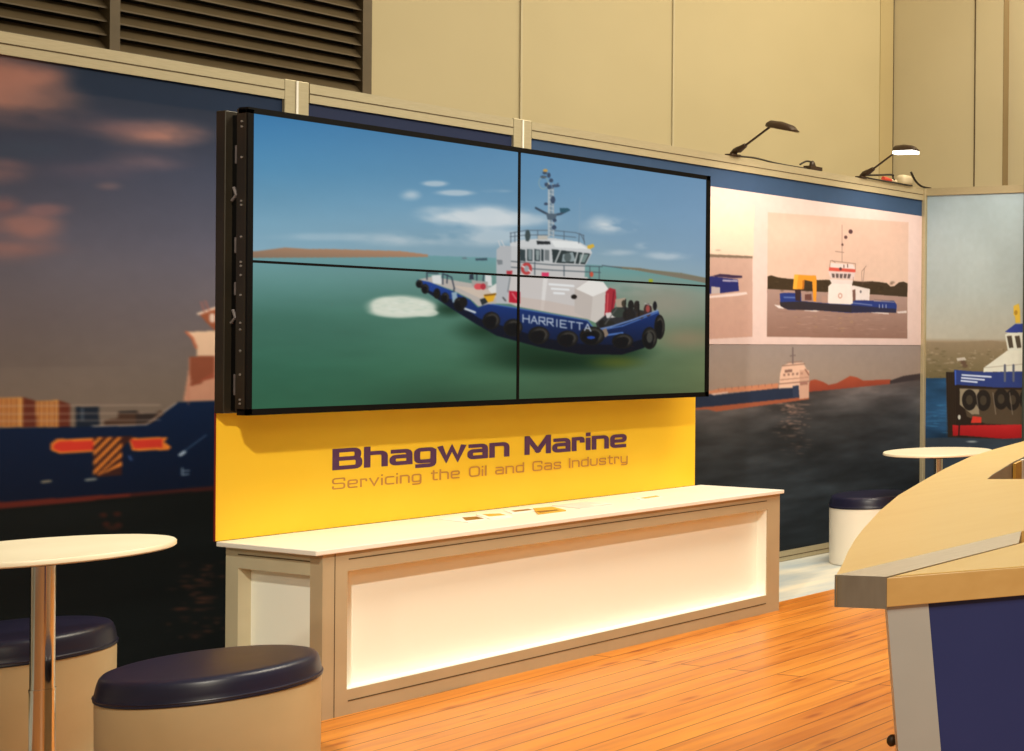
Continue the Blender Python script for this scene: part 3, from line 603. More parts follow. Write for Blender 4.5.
    c.poly([(596, 440), (640, 412), (694, 416), (716, 446), (700, 530), (672, 556), (650, 548), (596, 520)], (184, 174, 166)); c.poly([(600, 440), (645, 410), (694, 416), (714, 444), (658, 466)], (222, 218, 212)); c.poly([(658, 466), (714, 446), (700, 528), (668, 556), (650, 548)], (196, 188, 180))
    c.ell((594, 467), 10, 8, (30, 26, 24)); 
    for k in range(3): c.line([(510+k*8, 424+k*15), (592-k*16, 430+k*13)], 7, (224, 226, 226), .9)
    c.poly([(702, 450), (716, 436), (736, 442), (738, 470), (726, 530), (698, 534)], (158, 44, 54)); c.line([(730, 450), (722, 524)], 5, (120, 28, 40)); c.line([(710, 456), (706, 526)], 3, (214, 96, 96))
    # wheelhouse
    c.poly([(380, 340), (520, 350), (632, 356), (630, 402), (500, 394), (378, 384)], (188, 186, 184)); c.poly([(380, 290), (500, 296), (656, 316), (634, 358), (520, 352), (380, 344)], (186, 188, 188))
    for (x0, x1) in [(408, 428), (434, 452), (458, 478), (482, 490)]: c.poly([(x0, 304), (x1, 306), (x1, 346), (x0, 344)], (50, 62, 66))
    c.poly([(438, 306), (450, 307), (450, 342), (438, 341)], (150, 164, 166), .7); c.poly([(464, 308), (476, 309), (474, 342), (464, 341)], (170, 182, 180), .7); c.poly([(494, 306), (510, 307), (510, 344), (494, 342)], (110, 116, 118))
    c.poly([(518, 304), (650, 320), (632, 356), (522, 350)], (44, 54, 56)); c.poly([(556, 322), (590, 314), (600, 346), (552, 348)], (160, 174, 176), .8); c.ell((572, 332), 12, 16, (70, 80, 80), .8); c.poly([(614, 322), (644, 322), (630, 350), (612, 348)], (130, 150, 146), .8)
    for a, b2 in [((548, 308), (530, 350)), ((606, 316), (596, 354)), ((626, 318), (612, 356))]: c.line([a, b2], 5, (180, 184, 182))
    c.poly([(376, 282), (420, 272), (520, 266), (612, 280), (648, 300), (656, 318), (520, 304), (376, 294)], (196, 198, 198)); c.poly([(514, 274), (606, 280), (642, 304), (530, 298)], (218, 220, 218)); c.poly([(466, 276), (512, 278), (514, 288), (468, 288)], (36, 40, 44))
    c.poly([(640, 292), (660, 286), (664, 296), (650, 304), (640, 302)], (206, 168, 60))
    # rails, buoy, boxes
    for p in ([(376, 250), (430, 240), (520, 240), (600, 248), (628, 258)], [(376, 262), (430, 256), (520, 256), (600, 264)], [(378, 248), (378, 282)], [(392, 246), (392, 280)], [(430, 240), (430, 276)], [(470, 240), (470, 268)], [(560, 243), (560, 272)], [(612, 250), (610, 284)], [(626, 256), (630, 288)], [(616, 252), (630, 280)]): c.line(p, 3, (84, 98, 110), .9)
    c.ell((436, 258), 9, 20, (60, 74, 76)); c.poly([(470, 258), (504, 258), (504, 272), (470, 272)], (180, 176, 166))
    for p in ([(380, 346), (520, 358), (690, 364)], [(380, 366), (520, 376), (684, 384)], [(460, 348), (460, 392)], [(560, 362), (560, 396)], [(648, 362), (648, 404)], [(680, 364), (680, 408)], [(690, 360), (780, 372)], [(410, 346), (410, 386)]): c.line(p, 3.5, (70, 82, 90), .9)
    c.line([(760, 368), (860, 378), (960, 388), (1040, 404)], 6, (120, 112, 88), .8); c.ell((856, 412), 8, 6, (150, 160, 40))
    c.ell((432, 371), 19, 21, (178, 62, 62)); c.ell((432, 371), 9, 11, (150, 156, 158)); c.line([(418, 362), (424, 366)], 5, (224, 210, 206)); c.line([(440, 376), (446, 382)], 5, (224, 210, 206))
    c.poly([(372, 446), (410, 450), (410, 490), (372, 486)], (176, 30, 50)); c.line([(384, 456), (396, 474)], 6, (210, 110, 116), .8); c.poly([(484, 384), (508, 384), (508, 398), (484, 398)], (208, 56, 96)); c.poly([(364, 378), (384, 378), (382, 392), (364, 390)], (170, 50, 60)); c.ell((654, 390), 6, 9, (190, 80, 60)); c.line([(376, 400), (368, 450)], 4, (90, 100, 106), .7); c.line([(352, 470), (360, 480)], 6, (90, 90, 92))
    # mast
    c.line([(508, 80), (508, 262)], 6, (168, 176, 178)); c.line([(522, 84), (524, 262)], 6, (150, 160, 166)); c.line([(515, 90), (515, 258)], 5, (120, 132, 140))
    for y in range(100, 260, 14): c.line([(508, y), (524, y+4)], 2.5, (190, 196, 196), .8)
    c.line([(464, 164), (490, 178), (515, 190), (548, 184), (576, 170)], 8, (58, 74, 90)); c.poly([(546, 164), (572, 164), (582, 172), (560, 180), (546, 178)], (44, 84, 100)); c.poly([(498, 182), (536, 184), (530, 206), (504, 204)], (80, 96, 110))
    for (x, y, rx, ry) in [(490, 58, 11, 5), (508, 52, 6, 9), (516, 70, 7, 7), (532, 88, 14, 5), (500, 84, 7, 7), (494, 44, 8, 5), (522, 136, 8, 13), (498, 150, 7, 5), (528, 206, 7, 6), (526, 230, 8, 8), (510, 92, 8, 8)]: c.ell((x, y), rx, ry, (56, 72, 94))
    c.ell((496, 36), 8, 5, (190, 150, 80)); c.line([(540, 80), (520, 96)], 4, (70, 86, 110)); c.ell((490, 78), 17, 22, (190, 180, 130), .35, ring=.85); c.line([(614, 130), (612, 250)], 1.5, (150, 160, 168), .5)
    # foredeck gear
    c.poly([(668, 556), (700, 530), (760, 500), (860, 520), (880, 516), (800, 548), (720, 572), (676, 582)], (44, 44, 46)); c.poly([(700, 522), (740, 518), (744, 536), (706, 540)], (204, 196, 190)); c.poly([(734, 476), (770, 470), (772, 500), (740, 506)], (176, 150, 130), .8)
    for (x, y, rx, ry, col) in [(745, 520, 24, 18, (52, 60, 54)), (764, 490, 8, 12, (60, 54, 44)), (788, 496, 10, 18, (30, 30, 30)), (808, 500, 10, 20, (40, 36, 34)), (782, 530, 22, 22, (34, 32, 32)), (846, 512, 14, 22, (60, 40, 38)), (846, 508, 7, 12, (150, 70, 64)), (870, 498, 7, 16, (26, 28, 32)), (820, 530, 14, 12, (50, 40, 34)), (690, 560, 12, 14, (30, 30, 30)), (714, 560, 20, 12, (38, 38, 36))]: c.ell((x, y), rx, ry, col)
    c.line([(770, 476), (768, 540)], 4, (26, 26, 26)); c.line([(814, 484), (816, 540)], 5, (24, 24, 26)); c.line([(740, 506), (700, 560)], 3, (90, 90, 86)); c.line([(836, 490), (858, 496)], 4, (190, 186, 180), .6)
    c.line([(668, 580), (720, 569), (790, 547), (880, 514)], 5, (110, 140, 196), .9); c.poly([(690, 580), (704, 574), (712, 596), (700, 606)], (130, 112, 96))
    # tyres
    for (x, y, rx, ry, hi) in [(66, 423, 12, 14, 1), (86, 440, 13, 17, 1), (126, 456, 12, 18, 0), (154, 470, 14, 18, 1), (204, 492, 20, 24, 1), (216, 486, 14, 18, 0), (312, 548, 30, 30, 1), (386, 572, 32, 30, 1), (474, 598, 36, 30, 1), (572, 610, 36, 28, 1), (656, 600, 42, 32, 1), (760, 618, 36, 26, 1), (886, 570, 18, 42, 1), (852, 608, 26, 38, 1)]:
        c.ell((x, y), rx, ry, (22, 22, 22))
        if hi: c.ell((x+rx*.12, y-ry*.08), rx*.9, ry*.9, (104, 98, 88), .55, soft=.5, ring=.55); c.ell((x-rx*.15, y+ry*.2), rx*.66, ry*.7, (14, 16, 20))
    c.ell((652, 606), 14, 5, (30, 66, 150)); c.ell((852, 606), 10, 18, (60, 60, 56))
    # name on the bow
    glyph = {'H': [[(0, 0), (0, 1)], [(1, 0), (1, 1)], [(0, .5), (1, .5)]], 'A': [[(0, 0), (.5, 1), (1, 0)], [(.2, .35), (.8, .35)]], 'R': [[(0, 0), (0, 1), (.9, 1), (.9, .5), (0, .5)], [(.4, .5), (1, 0)]], 'I': [[(.5, 0), (.5, 1)]], 'E': [[(1, 1), (0, 1), (0, 0), (1, 0)], [(0, .5), (.8, .5)]], 'T': [[(0, 1), (1, 1)], [(.5, 1), (.5, 0)]]}
    x = 420.0
    for k, ch in enumerate('HARRIETTA'):
        wd = 11 if ch == 'I' else 21; y0 = 553+(x-420)*.135; hh = 25-(k*.3)
        for st in glyph[ch]: c.line([(x+a*wd, y0-b_*hh+a*wd*.13) for a, b_ in st], 4, (172, 180, 194))
        x += wd+6.5
    return c.build('screen_image', ink_mat('lit_display_image', .3, emit=1.0, spec=.06), vw, to_y(-DS), 1.0, 2, .003)
screen_art()
e = .014
bz = MB(); bz.box(SX0-.018, SX0, -DS-.006, -DS+.004, SZ0-.022, SZ1+e).box(SX1, SX1+.022, -DS-.006, -DS+.05, SZ0-.024, SZ1+e+.008).box(SX0-.018, SX1+.022, -DS-.006, -DS+.05, SZ1, SZ1+e+.008).box(SX0-.018, SX1+.022, -DS-.006, -DS+.05, SZ0-.024, SZ0)
bz.build('outer_bezel', BEZEL, vw)
sm = MB(); xm = (SX0+SX1)/2+.011; zm = (SZ0+SZ1)/2
sm.box(xm-.0055, xm+.0055, -DS-.003, -DS+.002, SZ0, SZ1); sm.box(SX0, SX1, -DS-.0035, -DS+.002, zm-.005, zm+.005); sm.build('bezel_seam', BEZEL, vw)
for ix in (0, 1):
    for iz in (0, 1):
        MB().box(SX0+ix*(xm-SX0)+(.002 if ix else .034), SX0+(ix+1)*(xm-SX0)-.002, -DS+.004, -DS+.075, SZ0+iz*(zm-SZ0)+.002, SZ0+(iz+1)*(zm-SZ0)-.002).build('display_housing', BLACK, vw)
# rack behind, seen from the left end
for x in (SX0-.018, xm-.04, SX1-.05):
    up_ = MB().box(x, x+.05, -DS+.005, -DS+.062, SZ0-.010, SZ1+.018, .003).build('mounting_upright', BLACK_M, vw)
    if x < SX0: left_upright = up_
MB().box(SX0-.018, SX0+.03, -.668, -.614, SZ0-.02, SZ1+.016, .003).build('rear_upright', BLACK_M, vw)
MB().box(SX0+.03, SX1-.03, -.66, -.61, SZ0+.1, SZ0+.16).build('cross_rail', BLACK, vw); MB().box(SX0+.03, SX1-.03, -.66, -.61, SZ1-.16, SZ1-.1).build('cross_rail', BLACK, vw)
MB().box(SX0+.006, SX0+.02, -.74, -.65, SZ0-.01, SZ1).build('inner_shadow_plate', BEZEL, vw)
for z0_, z1_ in ((2.08, 2.15), (1.74, 1.80), (1.58, 1.63), (1.20, 1.28)): MB().box(SX0-.004, SX0+.008, -.722, -.700, z0_, z1_, .002).build('bracket', BRKT, vw)
for z_ in (1.94, 1.475): MB().tube([(SX0-.006, -.690, z_), (SX0-.006, -.715, z_+.02), (SX0-.006, -.700, z_+.05)], .005, 8).build('hook', BRKT, vw, True)
for z_ in (2.235, 2.215, 2.10, 1.935, 1.92, 1.80, 1.705, 1.69, 1.655, 1.58, 1.475, 1.45, 1.37, 1.28, 1.185, 1.17):
    MB().lathe([(0, 0), (.0042, 0), (.0042, .003), (0, .004)], n=10).build('bolt', BOLT, left_upright)
    b_ = COL.objects[-1]
    b_.matrix_parent_inverse = Matrix(); b_.rotation_euler = (0, -math.pi/2, 0)
    b_.location = Vector((SX0-.018, -DS+.030, z_))

# ------------------------------------------------------------------ yellow board with lettering
YX0, YX1 = 2.658, 4.768
CH = .6362
yb = thing('yellow_sign_board', ((YX0+YX1)/2, -YB, CH), 'yellow sign board with purple company lettering standing behind the white counter', 'sign board')
board = MB().box(YX0, YX1, -YB, -YB+.008, CH+.001, 1.16, .001).build('board', YELLOW, yb)
MB().box(YX0-.002, YX0+.0, -YB-.0005, -YB+.008, CH+.001, 1.16).build('edge_strip', noisy(mat('orange_edge', rough=.5), rgb(130, 34, 20), rgb(140, 40, 24), 9), yb)
def rp(pts, r=.2, closed=False, n=5):
    P = [np.array(p, float) for p in pts]; out = []; N = len(P)
    for i in range(N):
        if not closed and i in (0, N-1): out.append(P[i]); continue
        a, b, c_ = P[i-1], P[i], P[(i+1) % N]; la, lc = np.linalg.norm(a-b), np.linalg.norm(c_-b)
        rr = min(r, la*.5, lc*.5); p1 = b+(a-b)/la*rr; p2 = b+(c_-b)/lc*rr
        for t in np.linspace(0, 1, n): out.append((1-t)**2*p1+2*t*(1-t)*b+t*t*p2)
    if closed: out.append(out[0])
    return out
GL = {'B': (1.0, [[(0, 0), (0, 1)], rp([(0, 1), (.95, 1), (.95, .52), (0, .52)], .2), rp([(0, .52), (1, .52), (1, 0), (0, 0)], .2)]),
      'h': (.78, [[(0, 0), (0, 1)], rp([(0, .72), (.78, .72), (.78, 0)], .22)]),
      'a': (.78, [rp([(.06, .72), (.78, .72), (.78, 0)], .22), rp([(.78, .4), (0, .4), (0, 0), (.78, 0)], .18)]),
      'g': (.78, [rp([(0, 0), (0, .72), (.78, .72), (.78, 0)], .2, True), rp([(.78, .6), (.78, -.27), (.06, -.27)], .2)]),
      'w': (1.1, [[(0, .74), (.27, 0), (.55, .7), (.83, 0), (1.1, .74)]]),
      'n': (.78, [[(0, 0), (0, .72)], rp([(0, .72), (.78, .72), (.78, 0)], .22)]),
      'M': (1.2, [[(0, 0), (0, 1)], [(1.2, 0), (1.2, 1)], [(.06, .96), (.6, .1)], [(1.14, .96), (.6, .1)]]),
      'r': (.48, [[(0, 0), (0, .72)], rp([(0, .72), (.48, .72), (.48, .55)], .2)]),
      'i': (0, [[(0, 0), (0, .62)], [(0, .96), (0, .98)]]),
      'e': (.78, [rp([(0, .36), (.78, .36), (.78, .72), (0, .72), (0, 0), (.74, 0)], .2)]),
      'S': (1.0, [rp([(1, .8), (1, 1), (0, 1), (0, .52), (1, .5), (1, 0), (0, 0), (0, .2)], .22)]),
      'v': (.74, [[(0, .72), (.37, 0), (.74, .72)]]),
      'c': (.72, [rp([(.72, .72), (0, .72), (0, 0), (.72, 0)], .22)]),
      't': (.5, [rp([(.18, .95), (.18, 0), (.5, 0)], .16), [(0, .72), (.5, .72)]]),
      'O': (1.0, [rp([(0, 0), (0, 1), (1, 1), (1, 0)], .3, True)]), 'l': (0, [[(0, 0), (0, 1)]]),
      'd': (.78, [rp([(0, 0), (0, .72), (.78, .72), (.78, 0)], .2, True), [(.78, 0), (.78, 1)]]),
      'G': (1.0, [rp([(1, .8), (1, 1), (0, 1), (0, 0), (1, 0), (1, .5), (.55, .5)], .24)]),
      's': (.74, [rp([(.72, .6), (.72, .72), (0, .72), (0, .38), (.74, .34), (.74, 0), (0, 0), (0, .12)], .18)]),
      'I': (0, [[(0, 0), (0, 1)]]), 'u': (.78, [rp([(0, .72), (0, 0), (.78, 0), (.78, .72)], .22)]),
      'y': (.78, [rp([(0, .72), (0, 0), (.78, 0)], .22), rp([(.78, .72), (.78, -.27), (.06, -.27)], .2)])}
def lettering(text, x0, x1, zb, cap, sw, y, gap, m, parent, name, thin=1.0):
    zs = 1/thin; cap *= zs; z00 = zb; zb = 0.0   # horizontals thinner than stems: drawn taller, then flattened
    strokes = []; cx = 0; owner = []
    for ch in text:
        if ch == ' ': cx += .75; continue
        wd, st = GL[ch]
        for s_ in st: strokes.append([(cx+p[0], p[1]) for p in s_]); owner.append(cx)
        cx += wd+gap
    tot = cx-gap; kx = (x1-x0-sw*1.15)/tot; mb = MB(); last = owner[0]
    for k, s_ in enumerate(strokes):
        if owner[k] != last: mb.build(name, m, parent); mb = MB(); last = owner[k]
        P = [np.array((x0+sw*.55+p[0]*kx, zb+sw*.5+p[1]*(cap-sw))) for p in s_]
        closed = np.allclose(P[0], P[-1]) and len(P) > 3
        if closed: P = P[:-1]
        n = len(P); L, R_ = [], []
        for i in range(n):
            if closed: a, b = P[i-1], P[(i+1) % n]
            else: a, b = P[max(i-1, 0)], P[min(i+1, n-1)]
            d1 = P[i]-a; d2 = b-P[i]
            d1 = d1/np.linalg.norm(d1) if np.linalg.norm(d1) > 1e-9 else d2/np.linalg.norm(d2)
            d2 = d2/np.linalg.norm(d2) if np.linalg.norm(d2) > 1e-9 else d1
            t = d1+d2; t = t/np.linalg.norm(t); nn = np.array((-t[1], t[0])); cs = max(.45, float(np.dot(nn, (-d1[1], d1[0]))))
            o_ = sw/2/cs; e0 = P[i]
            if not closed and i == 0: e0 = P[i]-d2*sw*.5
            if not closed and i == n-1: e0 = P[i]+d1*sw*.5
            L.append(e0+nn*o_); R_.append(e0-nn*o_)
        yy = y-.0006-.00012*k
        lv = [mb.bm.verts.new((p[0], yy-.00001*q_, z00+p[1]*thin)) for q_, p in enumerate(L)]; rv = [mb.bm.verts.new((p[0], yy-.00001*q_, z00+p[1]*thin)) for q_, p in enumerate(R_)]
        for i in range(n if closed else n-1):
            j = (i+1) % n; mb.bm.faces.new((lv[i], lv[j], rv[j], rv[i]))
    return mb.build(name, m, parent)
lettering('Bhagwan Marine', 3.047, 4.366, .874, .088, .0250, -YB, .36, PURPLE, board, 'name_letter', .66)
lettering('Servicing the Oil and Gas Industry', 3.047, 4.368, .794, .047, .0072, -YB, .34, ORANGE_L, board, 'slogan_letter', .8)

# ------------------------------------------------------------------ white counter
CX0, CX1, CF = 2.689, 4.790, 1.161
ct = thing('display_counter', ((CX0+CX1)/2, -.88, 0), 'long white topped counter with recessed cream panels below the video wall', 'counter')
MB().box(2.659, 4.805, -1.176, -.596, CH-.019, CH, .003).build('worktop', WHITE_LAM, ct)
FRM = noisy(mat('beige_counter_frame', rough=.45, spec=.4), rgb(180, 162, 132), rgb(187, 169, 139), 6)
fm = MB(); D = .07; yf = -CF; t = CH-.019
fm.box(CX0, CX0+.082, yf, yf+D, 0, t); fm.box(CX1-.079, CX1, yf, yf+D, 0, t)
fm.box(CX0+.082, CX1-.079, yf, yf+D, 0, .094); fm.box(CX0+.082, CX1-.079, yf, yf+D, .543, t)
fm.build('front_frame', FRM, ct)
SIDE = noisy(mat('grey_counter_frame', rough=.45, spec=.4), rgb(192, 182, 154), rgb(200, 190, 162), 6)
for a, b_ in ((CX0, CX0+.07), (CX1-.07, CX1)):
    sf = MB(); sf.box(a, b_, -.672, -.598, 0, t).box(a, b_, yf+D, -.672, 0, .092).box(a, b_, yf+D, -.672, .535, t)
    sf.build('side_frame', SIDE, ct)
MB().box(CX0+.14, CX1-.14, yf+.066, yf+.076, .08, .56).build('front_panel', INSET, ct)
MB().box(CX0+.070, CX0+.140, yf+.0665, yf+.0755, .0945, .5425).build('front_panel', INSET, ct); MB().box(CX1-.140, CX1-.070, yf+.0665, yf+.0755, .0945, .5425).build('front_panel', INSET, ct)
MB().box(CX0+.042, CX0+.052, yf+D+.008, -.67, .0925, .5345).build('side_panel', INSET, ct); MB().box(CX1-.052, CX1-.042, yf+D+.008, -.67, .0925, .5345).build('side_panel', INSET, ct)
lip = MB(); lip.box(CX0+.0825, CX1-.0795, yf+.004, yf+.0665, .0942, .0965).box(CX1-.0815, CX1-.0792, yf+.006, yf+.0665, .0966, .5425).box(CX0+.0822, CX0+.0845, yf+.006, yf+.0665, .0966, .5425)
lip.build('recess_lining', INSET, ct)
gv = MB(); q = .0012
gv.box(CX0+.039, CX0+.041, yf-q, yf+.001, 0, t).box(CX0+.086, CX1-.085, yf-q, yf+.001, .050, .0545).box(CX0+.086, CX1-.085, yf-q, yf+.001, .586, .590)
gv.box(CX0-q, CX0+.001, yf+D, -.672, .586, .590)
gv.build('frame_groove', GROOVE, ct)
def leaflet(pts, cover, label, patch=None, patchm=None, h=.003):
    c0 = np.mean([p for p in pts], 0)
    o_ = thing('brochure', (float(c0[0]), float(c0[1]), CH), label, 'brochure', None)
    pg_ = MB().prism(pts, CH+.0004, CH+h).build('pages', cover, o_)
    if patch: MB().prism(patch, CH+h+.0002, CH+h+.0008).build('cover_picture', patchm, o_)
    return o_
def pz(L): return [tuple(at_z(u, v, CH)[:2]) for u, v in L][::-1]
leaflet(pz([(437, 519.5), (462, 516), (490, 518), (468, 523)]), PAPER, 'white brochure nearest the left end of the counter top', pz([(462, 518.2), (476, 517.2), (484, 519.3), (466, 521.3)]), COVER_B)
leaflet(pz([(476, 515.5), (503, 514), (512, 517), (490, 519.6)]), PAPER, 'open brochure with ochre cover picture, second from left on the counter', pz([(482, 515.4), (500, 514.6), (506, 516.2), (489, 517.6)]), COVER_Y, .005)
leaflet(pz([(504, 511), (530, 508.5), (540, 510.5), (512, 514)]), PAPER, 'white edged brochure in the middle of the counter top', pz([(511, 511.4), (528, 509.6), (533, 510.6), (515, 512.6)]), COVER_B)
leaflet(pz([(533, 509.5), (552, 507.8), (566, 511.3), (538, 514.8)]), COVER_Y, 'ochre brochure right of the middle of the counter top', pz([(536, 512.6), (556, 510.8), (560, 511.6), (540, 514)]), COVER_B, .006)
leaflet(pz([(552, 506), (586, 502.2), (613, 504.4), (580, 508.8)]), PAPER_G, 'large pale grey brochure on the counter top', pz([(590, 505.6), (608, 503.6), (611, 504.2), (594, 506.4)]), PAPER, .003)
leaflet(pz([(632, 498.5), (655, 495.6), (662, 497), (640, 500)]), PAPER, 'small brochure nearest the right end of the counter top', pz([(640, 498.6), (656, 496.2), (660, 497), (645, 499.2)]), COVER_Y)

# ------------------------------------------------------------------ stools and tables
def stool(x, y, zb, zt, r, label, drum, z0=0.0):
    o_ = thing('ottoman_stool', (x, y, z0), label, 'stool', 'round navy topped stools')
    MB().lathe([(0, z0+.001), (r-.010, z0+.001), (r-.004, z0+.008), (r-.002, zb-.01), (r-.003, zb+.002), (0, zb+.002)], x, y, 72).build('drum_body', drum, o_, True)
    hh = zt-zb
    cu = MB().lathe([(0, zb+.003), (r-.004, zb+.003), (r+.001, zb+.005), (r+.001, zb+.010), (r-.001, zb+.013), (r-.003, zb+hh*.4), (r-.007, zb+hh*.68), (r-.011, zb+hh*.84), (r-.017, zb+hh*.94), (r-.027, zb+hh*.985), (r-.045, zb+hh), (r*.5, zb+hh+.002), (0, zb+hh+.003)], x, y, 72).build('seat_cushion', VINYL, o_, True)
    MB().lathe([(r-.003, zb+.011), (r+.001, zb+.012), (r+.0025, zb+.0145), (r+.001, zb+.017), (r-.004, zb+.018)], x, y, 72).build('cushion_piping', VINYL, cu, True)
    return o_
stool(2.030, -1.800,   .356, .433, .253, 'navy topped stool in the foreground left, in front of the counter end', DRUM)
stool(2.036, -.716,  .356, .440, .253, 'navy topped stool behind the round table pole, against the left mural', DRUM)
stool(6.193, -.478, .356, .433, .252, 'navy topped white stool beside the far round table at right', DRUM_W, -.001)
def table(x, y, z, r, label, th=.018, pr=.03):
    o_ = thing('round_table', (x, y, 0), label, 'table', 'round white bistro tables')
    MB().lathe([(0, z-th), (r-.004, z-th), (r, z-th+.004), (r, z-.004), (r-.003, z), (0, z)], x, y, 96).build('tabletop', TABLE, o_, True)
    MB().lathe([(0, z-th-.030), (.055, z-th-.030), (.06, z-th-.008), (.10, z-th-.006), (.10, z-th-.001), (0, z-th-.001)], x, y, 32).build('mounting_plate', BLACK, o_, True)
    MB().lathe([(pr, .02), (pr, z*.46), (pr+.001, z*.46), (pr+.001, z*.47), (pr-.001, z*.47), (pr-.001, z-th-.028)], x, y, 32).build('pole', CHROME, o_, True)
    MB().lathe([(0, .001), (.16, .001), (.17, .004), (.165, .012), (.06, .022), (.03, .034), (.026, .04)], x, y, 64).build('base_plate', CHROME, o_, True)
    return o_
table(1.809, -1.427, .79, .284, 'white round table with chrome pole at the left edge', .018, .0275)
table(6.267, -.942, .72, .330, 'white round table near the tug mural at right', .016, .030)

# ------------------------------------------------------------------ arm lights on the booth rail
def arm_light(x, end, tip, label, lit):
    o_ = thing('arm_spotlight', (x, 0, HT), label, 'spotlight', 'arm lights on the booth rail')
    b = MB(); b.box(x-.035, x+.035, -.03, .03, HT+.002, HT+.014, .004); b.tube([(x, 0, HT+.012), (x, -.02, HT+.035), (x, -.05, HT+.042)], [.02, .017, .02], 10); b.tube([(x, -.045, HT+.038), (x, -.10, HT+.066)], [.019, .013], 10)
    b.build('clamp', LAMP_B, o_, True)
    MB().tube([(x, -.09, HT+.06), (x, end[0], end[1])], .0065, 8).build('arm', LAMP_B, o_, True)
    # shade: tapered trough along the arm axis
    e0 = Vector((x, end[0]+.015, end[1]+.004)); e1 = Vector((x, tip[0], tip[1])); d = (e1-e0); L_ = d.length; d.normalize(); s_ = Vector((1, 0, 0)); n_ = s_.cross(d).normalized()
    if n_.z < 0: n_ = -n_
    prof = [(0, .022, .0, .026), (.12, .034, .0, .040), (.5, .040, 0, .044), (.85, .040, 0, .034), (1, .034, 0, .010)]
    mb = MB(); rings = []
    for t_, wd, lo, hi in prof:
        c_ = e0+d*(L_*t_); ring = []
        for k in range(9):
            a = math.pi*k/8; ring.append(mb.bm.verts.new(c_+s_*(math.cos(a)*wd)+n_*(math.sin(a)**.7*hi+lo)))
        rings.append(ring)
    for A, B in zip(rings, rings[1:]):
        for k in range(8): mb.bm.faces.new((A[k], A[k+1], B[k+1], B[k]))
    mb.bm.faces.new(rings[0]); mb.bm.faces.new(rings[-1][::-1])
    sh = mb.build('lamp_shade', LAMP_B, o_, True)
    gb = MB(); pa = [e0+d*(L_*.04)-s_*.024-n_*.001, e0+d*(L_*.04)+s_*.024-n_*.001, e0+d*(L_*.97)+s_*.034-n_*.001, e0+d*(L_*.97)-s_*.034-n_*.001]
    gb.hexa(pa, [p-n_*(.020 if lit else .004) for p in pa]); gb.build('lamp_glass', LAMP_G if lit else BULBOFF, sh)
    return o_
arm_light(5.536, (-.290, 2.716), (-.485, 2.680), 'dark arm light on the booth rail nearest the video wall, shade seen dark', False)
arm_light(6.597, (-.290, 2.722), (-.460, 2.724), 'arm light with glowing lamp on the booth rail near the corner', True)
def cable(pts, r, label, name='power_cable'):
    P = [Vector(p) for p in pts]; out = []
    for i in range(len(P)-1):
        p0, p1, p2, p3 = P[max(i-1, 0)], P[i], P[i+1], P[min(i+2, len(P)-1)]
        for k in range(6):
            t_ = k/6; out.append(.5*((2*p1)+(p2-p0)*t_+(2*p0-5*p1+4*p2-p3)*t_*t_+(3*p1-p0-3*p2+p3)*t_**3))
    out.append(P[-1]); return tag(MB().tube(out, r, 8).build(name, CABLE, None, True), label, 'cable')
zt = HT+.009
def yx(u, v, y): q_ = at_y(u, v, y); return (q_[0], y, max(q_[2], HT+.006))
cable([(5.57, .02, zt), yx(755, 158, .02), yx(775, 163, .02), yx(795, 167, .02), yx(806, 169, .02)], .006, 'black cable lying along the rail behind the first arm light')
cable([yx(800, 164.5, .03), yx(806, 161.4, .03), yx(811, 162, .03), yx(815, 166, .03), yx(818, 170, .03)], .006, 'small looped cable end sticking up midway along the rail')
cl_ = thing('rail_clamp', yx(812, 166, .03), 'small dark clamp on the rail between the two arm lights', 'clamp')
MB().sphere(yx(812.5, 165.5, .03), .03, (.7, .6, 1.1)).build('clamp_body', LAMP_B, cl_, True); MB().box(*[v_ for c__, r_ in zip(yx(813, 168.5, .03), (.05, .03, .012)) for v_ in (c__-r_, c__+r_)]).build('clamp_foot', LAMP_B, cl_)
cable([yx(864, 175.2, .03), yx(880, 175, .03), yx(892, 174.8, .03), yx(893, 177, .03), yx(894, 180, .0)], .007, 'black lead looped behind the second arm light')
cable([yx(868, 178, -.022), yx(884, 181, -.022), yx(900, 184, -.022), yx(912, 186.5, -.022)], .006, 'black lead lying along the rail below the transformer')
cable([yx(911, 172, -.025), yx(915, 180, -.025), yx(921, 186, -.02), yx(931, 188.6, -.0)], .008, 'thick black cable draped over the corner of the rail')
tr = thing('transformer_box', yx(904, 184, .02), 'off-white transformer box lying on the rail by the corner', 'transformer')
tcn = yx(905, 178, .04); MB().box(tcn[0]-.055, tcn[0]+.05, .0, .085, HT+.006, HT+.085, .028, 3).build('casing', WBOX, tr, True)
pg = thing('red_plug', yx(887, 180, .01), 'small red plug on the rail beside the second arm light', 'plug')
MB().tube([yx(883, 178.4, .01), yx(887, 179.6, .01), yx(891, 180.6, .01)], [.016, .018, .012], 10).build('plug_body', RED_P, pg, True); MB().tube([yx(891, 180.4, .01), yx(896, 181.6, .01)], [.011, .013], 8).build('plug_tip', WBOX, pg, True)

